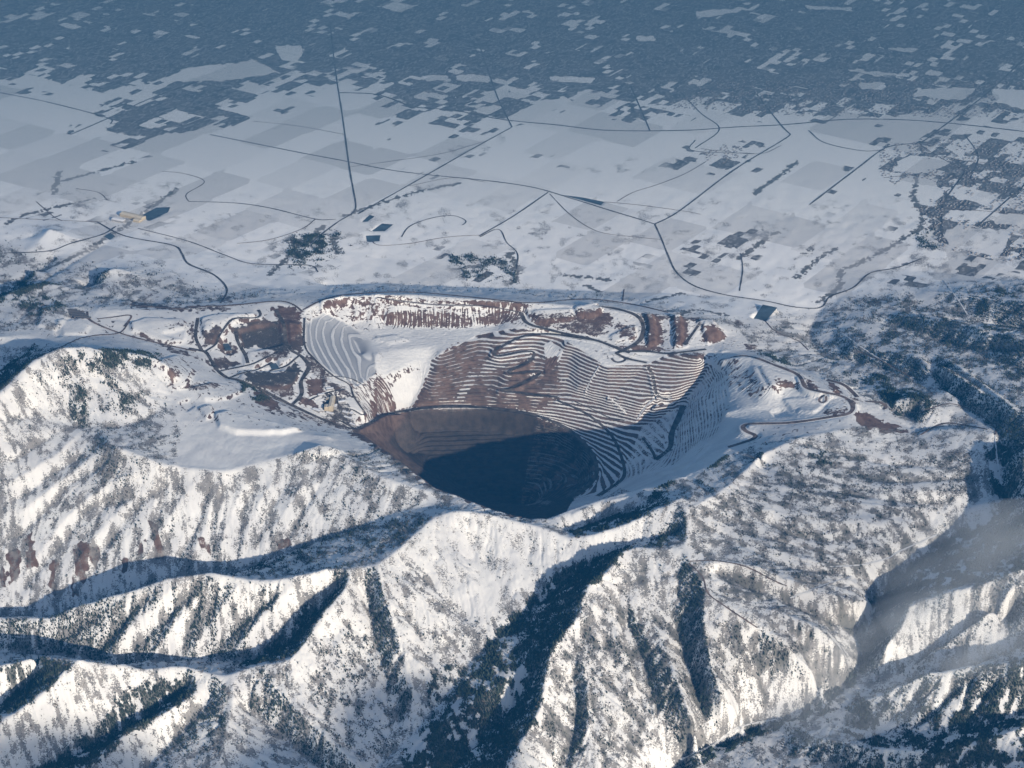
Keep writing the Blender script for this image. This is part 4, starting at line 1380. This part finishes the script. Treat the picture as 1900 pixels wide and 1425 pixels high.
# the nearest trees in view, each an object of its own
vis = np.nonzero((tpx > 25) & (tpx < 1875) & (tpy > 900) & (tpy < 1405))[0]
vis = vis[np.argsort(ty[vis] / size[vis] ** .7)][:900]
own, seen = [], 0
hp = G.hit(tpx[vis], tpy[vis])
for n_, v_ in enumerate(vis):
    if hp[n_, 1] > ty[v_] - 45 and len(own) < 300:
        own.append(v_)
own = np.array(own)
rest = np.ones(len(tx), bool); rest[own] = False

templates = {}
for s in range(4):
    v, f, m = conifer(s + 1); templates[('conifer', s)] = raw_mesh('conifer_tree', v, f, [NEEDLES, BARK], False, m)
    v, f, m = blob(s + 31); templates[('oak', s)] = raw_mesh('oak_bush', v, f, [OAK, BARK], False, m)
for v_ in own:
    s = int(rng.integers(4))
    if isblob[v_]:
        o = obj('oak_bush', templates[('oak', s)], label='grey brown leafless bush standing in the snow of the near slopes', category='bush', group='leafless bushes on the near slopes')
        k = 8.0 * size[v_]; o.scale = (k * 1.15, k * 1.15, k * .8)
    else:
        o = obj('conifer_tree', templates[('conifer', s)], label='small dark green conifer standing in the snow of the near slopes', category='tree', group='conifers on the near slopes')
        k = 11.5 * size[v_]; o.scale = (k, k, k)
    o.location = (tx[v_], ty[v_], tz[v_] - .5); o.rotation_euler = (0, 0, rng.uniform(0, 6.28))

# all the other trees: nobody could count them
def woods_mesh(name, sel, tmpl, mat, kx, kz):
    tv_, tf_ = tmpl
    n = sel.sum()
    a = rng.uniform(0, 6.28, n)[:, None]; s = size[sel][:, None]
    x = (tv_[None, :, 0] * np.cos(a) - tv_[None, :, 1] * np.sin(a)) * s * kx + tx[sel][:, None]
    y = (tv_[None, :, 0] * np.sin(a) + tv_[None, :, 1] * np.cos(a)) * s * kx + ty[sel][:, None]
    z = tv_[None, :, 2] * s * kz + tz[sel][:, None] - .5
    co = np.stack([x, y, z], -1).reshape(-1, 3)
    F = (tf_[None] + (np.arange(n) * len(tv_))[:, None, None]).reshape(-1, 3)
    return raw_mesh(name, co, F, mat, False)


v1, f1_ = cone_tier(6, .40, .06, .62, 3, .25); v2, f2_ = cone_tier(6, .27, .42, 1.0, 5, .25)
tm = (np.concatenate([v1, v2]), np.concatenate([f1_, f2_ + len(v1)]))
obj('conifer_forest', woods_mesh('conifer_forest', rest & ~isblob, tm, NEEDLES, 8.8, 10.5), kind='stuff', label='dark conifer forest scattered over the snowy mountains', category='forest')
q = np.random.default_rng(9)
a = np.arange(6) * math.pi / 3
bv = np.concatenate([np.stack([.5 * np.cos(a), .5 * np.sin(a), .30 + .08 * q.uniform(-1, 1, 6)], 1) * q.uniform(.8, 1.2, (6, 1)), [[.08, .05, .72]], np.stack([.3 * np.cos(a), .3 * np.sin(a), 0 * a], 1)])
bf = np.concatenate([np.stack([np.arange(6), (np.arange(6) + 1) % 6, np.full(6, 6)], 1), np.stack([np.arange(6), np.arange(6) + 7, (np.arange(6) + 1) % 6], 1), np.stack([(np.arange(6) + 1) % 6, np.arange(6) + 7, (np.arange(6) + 1) % 6 + 7], 1)])
obj('oak_brush', woods_mesh('oak_brush', rest & isblob, (bv, bf), OAK, 8.5, 7.5), kind='stuff', label='leafless oak brush scattered over the snowy mountains', category='brush')


# ------------------------------------------------------------------ houses and works
def box(x0, x1, y0, y1, z0, z1):
    v = np.array([(x, y, z) for z in (z0, z1) for y in (y0, y1) for x in (x0, x1)], float)
    f = np.array([(0, 1, 5, 4), (1, 3, 7, 5), (3, 2, 6, 7), (2, 0, 4, 6), (4, 5, 7, 6)])
    return v, f


def gable(x0, x1, y0, y1, z0, z1, over=.6):
    ym = (y0 + y1) / 2
    v = np.array([(x0 - over, y0 - over, z0 - .2), (x1 + over, y0 - over, z0 - .2), (x1 + over, ym, z1), (x0 - over, ym, z1), (x0 - over, y1 + over, z0 - .2), (x1 + over, y1 + over, z0 - .2)], float)
    f = np.array([(0, 1, 2, 3), (3, 2, 5, 4), (0, 3, 4, 4), (1, 5, 2, 2)])
    return v, f


def house_mesh(k):
    w, d, h = [(16, 11, 5.5), (20, 12, 6), (14, 13, 6.5)][k]
    bv_, bf_ = box(-w / 2, w / 2, -d / 2, d / 2, -2, h)
    rv, rf = gable(-w / 2, w / 2, -d / 2, d / 2, h, h + 3.2)
    me = bpy.data.meshes.new('house')
    me.from_pydata([tuple(p) for p in np.concatenate([bv_, rv])], [], [tuple(f) for f in bf_] + [tuple(dict.fromkeys(int(i) + 8 for i in f)) for f in rf])
    me.materials.append(WALLHOUSE); me.materials.append(ROOFHOUSE)
    me.polygons.foreach_set('material_index', [0] * len(bf_) + [1] * len(rf))
    return me


hm = [house_mesh(k) for k in range(3)]
# lots along streets laid to the survey grid
ca, sa = math.cos(GRID_ANG), math.sin(GRID_ANG)
c0 = np.array(at(1790, 370, 120)[:2])
L, W = np.meshgrid(np.arange(-4200, 4200, 27.0), np.arange(-4200, 4200, 46.0))
L = L.ravel() + rng.uniform(-13, 13, L.size); W = W.ravel() + rng.uniform(-14, 14, W.size)
hx = c0[0] + L * ca - W * sa; hy = c0[1] + L * sa + W * ca
okh = (np.abs(hx / hy) < .36) & (hy < 32000) & (hy > 15000)
hx, hy = hx[okh], hy[okh]
hs = G.z(hx, hy, sub); hz = G.z(hx, hy)
hpx, hpy = project(hx, hy, hz)
cl_ = fft_noise(H.shape, 5, 40, -.3, 91)
hc = G.z(hx, hy, cl_)
okh = (hs > .42) & (hc > -.25) & (rng.random(len(hx)) < np.clip(.45 + .35 * hc, .1, .8)) & (hpx > 1180) & (hpy > 150) & (hpy < 545)
hx, hy, hz, hpx, hpy = hx[okh], hy[okh], hz[okh], hpx[okh], hpy[okh]
order = np.argsort(hy)
inview = [i for i in order if 20 < hpx[i] < 1885][:300]
for i in inview:
    o = obj('house', hm[int(rng.integers(3))], label='tiny grey roofed house in the suburb below the right hand hills', category='house', group='houses of the nearest suburb')
    o.location = (hx[i], hy[i], hz[i]); o.rotation_euler = (0, 0, GRID_ANG + (math.pi / 2 if rng.random() < .25 else 0))
mask = np.ones(len(hx), bool); mask[inview] = False
print('houses', len(hx))
bv_, bf_ = box(-8, 8, -6, 6, -2, 5.5)
rv, rf = gable(-8, 8, -6, 6, 5.5, 8.5)
rf = rf[:2]
hv = np.concatenate([bv_, rv]); hf = np.concatenate([bf_[:4], rf + 8]); hmi = np.array([0, 0, 0, 0, 1, 1])
n = mask.sum(); aa = (GRID_ANG + np.where(rng.random(n) < .3, math.pi / 2, 0))[:, None]; ss = rng.uniform(.8, 1.5, n)[:, None]
X_ = (hv[None, :, 0] * np.cos(aa) - hv[None, :, 1] * np.sin(aa)) * ss + hx[mask][:, None]
Y_ = (hv[None, :, 0] * np.sin(aa) + hv[None, :, 1] * np.cos(aa)) * ss + hy[mask][:, None]
Z_ = np.broadcast_to(hv[None, :, 2], X_.shape) + hz[mask][:, None]
obj('suburb_houses', raw_mesh('suburb_houses', np.stack([X_, Y_, Z_], -1).reshape(-1, 3), (hf[None] + (np.arange(n) * len(hv))[:, None, None]).reshape(-1, 4), [WALLHOUSE, ROOFHOUSE], False, np.tile(hmi, n)),
    kind='stuff', label='grey roofed houses of the far valley suburbs', category='houses')


def part(name, v, f, mat, parent):
    me = bpy.data.meshes.new(name); me.from_pydata([tuple(p) for p in v], [], [tuple(dict.fromkeys(int(i) for i in q_)) for q_ in f]); me.materials.append(mat)
    return obj(name, me, parent)


def works(name, label, cat, px, py, ang, blocks, group=None):
    """a building of several blocks: (x0,x1,y0,y1,height,wall,roof)"""
    p = G.hit(px, py)[0]
    z = float(ground_z(p[:1], p[1:2])[0])
    e = obj(name, None, label=label, category=cat)
    e.location = (p[0], p[1], z); e.rotation_euler = (0, 0, ang)
    if group:
        e['group'] = group
    for x0, x1, y0, y1, hh, wm, rm in blocks:
        part('wall', *box(x0, x1, y0, y1, -14, hh), wm, e)
        part('roof', *gable(x0, x1, y0, y1, hh, hh + .10 * (y1 - y0), 1.0), rm, e)
    return e


R = math.radians
works('plant_building', 'long tan ore plant building with side wings beside the pit haul road', 'industrial building', 616, 751, R(88),
      [(-95, 95, -20, 20, 34, WALLTAN, METALROOF), (-92, -40, 21, 56, 26, WALLTAN, METALROOF), (60, 92, 21, 58, 22, WALLTAN, METALROOF), (-60, -20, -48, -21, 18, WALLGREY, ROOFSNOW)])
SHEDS = [('grey workshop with a snowy roof just right of the tan ore plant', 634, 747, 20, 60, 34, 16), ('low grey shed below the tan ore plant by the haul road', 612, 768, -30, 70, 30, 12),
         ('snow roofed store building right of the ore plant near the pit edge', 641, 766, -32, 56, 26, 12), ('long snow roofed shed beside the road junction at the pit edge', 646, 776, -32, 80, 24, 11),
         ('small square snow roofed hut between the ore plant and the pit', 652, 768, -30, 34, 30, 12), ('narrow snow roofed shed nearest the haul road junction', 654, 788, -34, 60, 20, 9),
         ('snow roofed warehouse left of the ore plant under the brown bank', 588, 762, -30, 72, 34, 14), ('grey shed at the foot of the white terraces', 612, 722, 10, 60, 26, 12),
         ('low shed among roads above the ore plant', 596, 733, 15, 54, 26, 10)]
for lb, px, py, an, l, w, h_ in SHEDS:
    works('works_shed', lb, 'shed', px, py, R(an), [(-l / 2, l / 2, -w / 2, w / 2, h_, WALLGREY, ROOFSNOW)])
for k in range(6):
    works('storage_shed', 'long dark storage shed in the rows on the upper left mine bench', 'shed', 128 + 5.2 * k, 576 + 2.9 * k, R(8), [(-72 + 4 * k, 72, -9, 9, 9, DARKSTEEL, DARKSTEEL)], 'storage sheds on the upper left bench')
works('concentrator_building', 'large tan factory hall in the valley behind the left hills', 'industrial building', 248, 404, R(-28), [(-150, 130, -40, 40, 30, WALLTAN, METALROOF), (60, 140, -95, -42, 26, WALLTAN, METALROOF)])
works('concentrator_shed', 'snow roofed hall left of the tan factory in the valley', 'industrial building', 220, 410, R(-24), [(-70, 70, -30, 30, 20, WALLGREY, ROOFSNOW)])

# ------------------------------------------------------------------ air, light, camera
xh = 46000.0
lo_z = float(HE.min()) - 400.0
v = np.array([(x, y, z) for z in (lo_z, CAM_Z + 150) for y in (-6000, 62000) for x in (-xh, xh)], float)
HX = [(0, 2, 3, 1), (4, 5, 7, 6), (0, 1, 5, 4), (2, 6, 7, 3), (0, 4, 6, 2), (1, 3, 7, 5)]
me = bpy.data.meshes.new('haze'); me.from_pydata([tuple(p) for p in v], [], HX)
hz_m = bpy.data.materials.new('haze_air'); hz_m.use_nodes = True
t = hz_m.node_tree; t.nodes.remove(t.nodes['Principled BSDF'])
pv = t.nodes.new('ShaderNodeVolumePrincipled'); t.links.new(pv.outputs[0], t.nodes['Material Output'].inputs['Volume'])
pv.inputs['Color'].default_value = HAZE_COL; pv.inputs['Density'].default_value = HAZE_D; pv.inputs['Anisotropy'].default_value = 0.0
me.materials.append(hz_m)
obj('haze', me, kind='stuff')

# thin cloudy wisps hanging above the canyon on the right
def cloud_wisp(px, py, zc, rx, ry, rz, ang, dens, seed):
    p = np.array(at(px, py, zc), float)
    a = np.linspace(0, 2 * math.pi, 25)[:-1]; b = np.linspace(0, math.pi, 13)
    v = [(math.sin(t_) * math.cos(s_), math.sin(t_) * math.sin(s_), math.cos(t_)) for t_ in b for s_ in a]
    f = [(i * 24 + j, (i + 1) * 24 + j, (i + 1) * 24 + (j + 1) % 24, i * 24 + (j + 1) % 24) for i in range(12) for j in range(24)]
    me = bpy.data.meshes.new('cloud_wisp'); me.from_pydata(v, [], f)
    m = bpy.data.materials.new('cloud_wisp_air'); m.use_nodes = True
    t = m.node_tree; t.nodes.remove(t.nodes['Principled BSDF'])
    pv = t.nodes.new('ShaderNodeVolumePrincipled'); t.links.new(pv.outputs[0], t.nodes['Material Output'].inputs['Volume'])
    pv.inputs['Color'].default_value = (.66, .71, .77, 1)
    tc = t.nodes.new('ShaderNodeTexCoord')
    ln = t.nodes.new('ShaderNodeVectorMath'); ln.operation = 'LENGTH'; t.links.new(tc.outputs['Object'], ln.inputs[0])
    mp = t.nodes.new('ShaderNodeMapping'); mp.inputs['Location'].default_value = (seed, seed, 0); mp.inputs['Scale'].default_value = (1.0, 2.2, 1.0); t.links.new(tc.outputs['Object'], mp.inputs[0])
    nz = t.nodes.new('ShaderNodeTexNoise'); nz.inputs['Scale'].default_value = 1.3; nz.inputs['Detail'].default_value = 3; t.links.new(mp.outputs[0], nz.inputs['Vector'])
    r1 = t.nodes.new('ShaderNodeMapRange'); r1.interpolation_type = 'SMOOTHSTEP'
    for s_, q_ in zip(r1.inputs, (0, 1.0, 0.0, dens, 0)):
        s_.default_value = q_
    t.links.new(ln.outputs['Value'], r1.inputs[0])
    r2 = t.nodes.new('ShaderNodeMapRange'); r2.interpolation_type = 'SMOOTHSTEP'
    for s_, q_ in zip(r2.inputs, (0, .34, .66, 0, 1)):
        s_.default_value = q_
    t.links.new(nz.outputs['Fac'], r2.inputs[0])
    mu = t.nodes.new('ShaderNodeMath'); mu.operation = 'MULTIPLY'; t.links.new(r1.outputs[0], mu.inputs[0]); t.links.new(r2.outputs[0], mu.inputs[1])
    t.links.new(mu.outputs[0], pv.inputs['Density'])
    m.cycles.volume_step_rate = 4.0
    me.materials.append(m)
    o = obj('cloud_wisp', me, kind='stuff', label='thin grey cloudy wisp drifting over the canyon on the right', category='cloud_wisp')
    o.location = p; o.scale = (rx, ry, rz); o.rotation_euler = (0, 0, ang)


cloud_wisp(1900, 1085, 1450, 1150, 850, 360, math.radians(38), .0009, .7)
cloud_wisp(1640, 1230, 1250, 1100, 480, 260, math.radians(42), .0009, 3.1)

# unseen blocker added behind the camera, above the haze, to shade the nearest slopes
cv, cf, off_ = [], [], 0
sd = np.array([math.cos(math.radians(SUN_EL)) * math.cos(math.radians(SUN_AZ)), math.cos(math.radians(SUN_EL)) * math.sin(math.radians(SUN_AZ)), math.sin(math.radians(SUN_EL))])
for px, py, zg, rx, ry in ((748, 1345, 400, 520, 520), (540, 1460, 330, 680, 480), (90, 1430, 300, 820, 380), (1740, 1440, 430, 700, 330)):
    p = np.array(at(px, py, zg), float); p = p + sd * (10400 - zg) / sd[2]
    a = np.linspace(0, 2 * math.pi, 25)[:-1]; b = np.linspace(0, math.pi, 13)
    cv += [(p[0] + rx * math.sin(t_) * math.cos(s_), p[1] + ry * math.sin(t_) * math.sin(s_), p[2] + 260 * math.cos(t_)) for t_ in b for s_ in a]
    cf += [(off_ + i * 24 + j, off_ + (i + 1) * 24 + j, off_ + (i + 1) * 24 + (j + 1) % 24, off_ + i * 24 + (j + 1) % 24) for i in range(12) for j in range(24)]
    off_ += 13 * 24
me = bpy.data.meshes.new('shadow_cloud'); me.from_pydata(cv, [], cf)
cm = hz_m.copy(); cm.name = 'shadow_cloud_air'
cpv = [n_ for n_ in cm.node_tree.nodes if n_.type == 'PRINCIPLED_VOLUME'][0]
cpv.inputs['Density'].default_value = .008; cpv.inputs['Color'].default_value = (.9, .9, .9, 1)
me.materials.append(cm)
obj('shadow_cloud', me, kind='stuff')

# smog thickening over the valley
me = bpy.data.meshes.new('valley_haze')
wy = [(18800, -380), (61000, -380), (61000, 6000), (33000, 6000)]
me.from_pydata([(x, y, z) for x in (-45000, 45000) for y, z in wy], [], [(0, 1, 2, 3), (7, 6, 5, 4), (0, 4, 5, 1), (1, 5, 6, 2), (2, 6, 7, 3), (3, 7, 4, 0)])
import bmesh
bm = bmesh.new(); bm.from_mesh(me); bmesh.ops.recalc_face_normals(bm, faces=bm.faces); bm.to_mesh(me); bm.free()
vm = hz_m.copy(); vm.name = 'valley_smog'
[n_ for n_ in vm.node_tree.nodes if n_.type == 'PRINCIPLED_VOLUME'][0].inputs['Density'].default_value = SMOG_D
[n_ for n_ in vm.node_tree.nodes if n_.type == 'PRINCIPLED_VOLUME'][0].inputs['Color'].default_value = SMOG_COL
me.materials.append(vm)
obj('valley_haze', me, kind='stuff')

cam = bpy.data.cameras.new('camera'); co = bpy.data.objects.new('camera', cam); col.objects.link(co)
co.location = (0, 0, CAM_Z); co.rotation_euler = (math.pi / 2 - TILT, 0, 0)
cam.sensor_width = 36; cam.lens = 36 * FOC / 1900; cam.clip_end = 300000; cam.clip_start = 10
sc.camera = co
w = bpy.data.worlds.new('World'); sc.world = w; w.use_nodes = True
bg = w.node_tree.nodes['Background']; sky = w.node_tree.nodes.new('ShaderNodeTexSky'); sky.sky_type = 'NISHITA'; sky.sun_disc = False
AZ = math.radians(SUN_AZ); EL = math.radians(SUN_EL)
sky.sun_elevation = EL; sky.sun_rotation = math.pi / 2 - AZ
w.node_tree.links.new(sky.outputs[0], bg.inputs[0]); bg.inputs[1].default_value = SKY
sun = bpy.data.lights.new('sun', 'SUN'); sun.energy = SUN; sun.angle = math.radians(.5); sun.color = (1, .885, .73)
so = bpy.data.objects.new('sun', sun); col.objects.link(so)
from mathutils import Vector
so.rotation_euler = Vector((math.cos(EL) * math.cos(AZ), math.cos(EL) * math.sin(AZ), math.sin(EL))).to_track_quat('Z', 'Y').to_euler()
sc.view_settings.view_transform = 'Standard'; sc.view_settings.look = 'None'
sc.view_settings.exposure = EXPO; sc.view_settings.gamma = 1
sc.cycles.volume_max_steps = 64
sc.cycles.max_bounces = 4; sc.cycles.diffuse_bounces = 2; sc.cycles.volume_bounces = 1
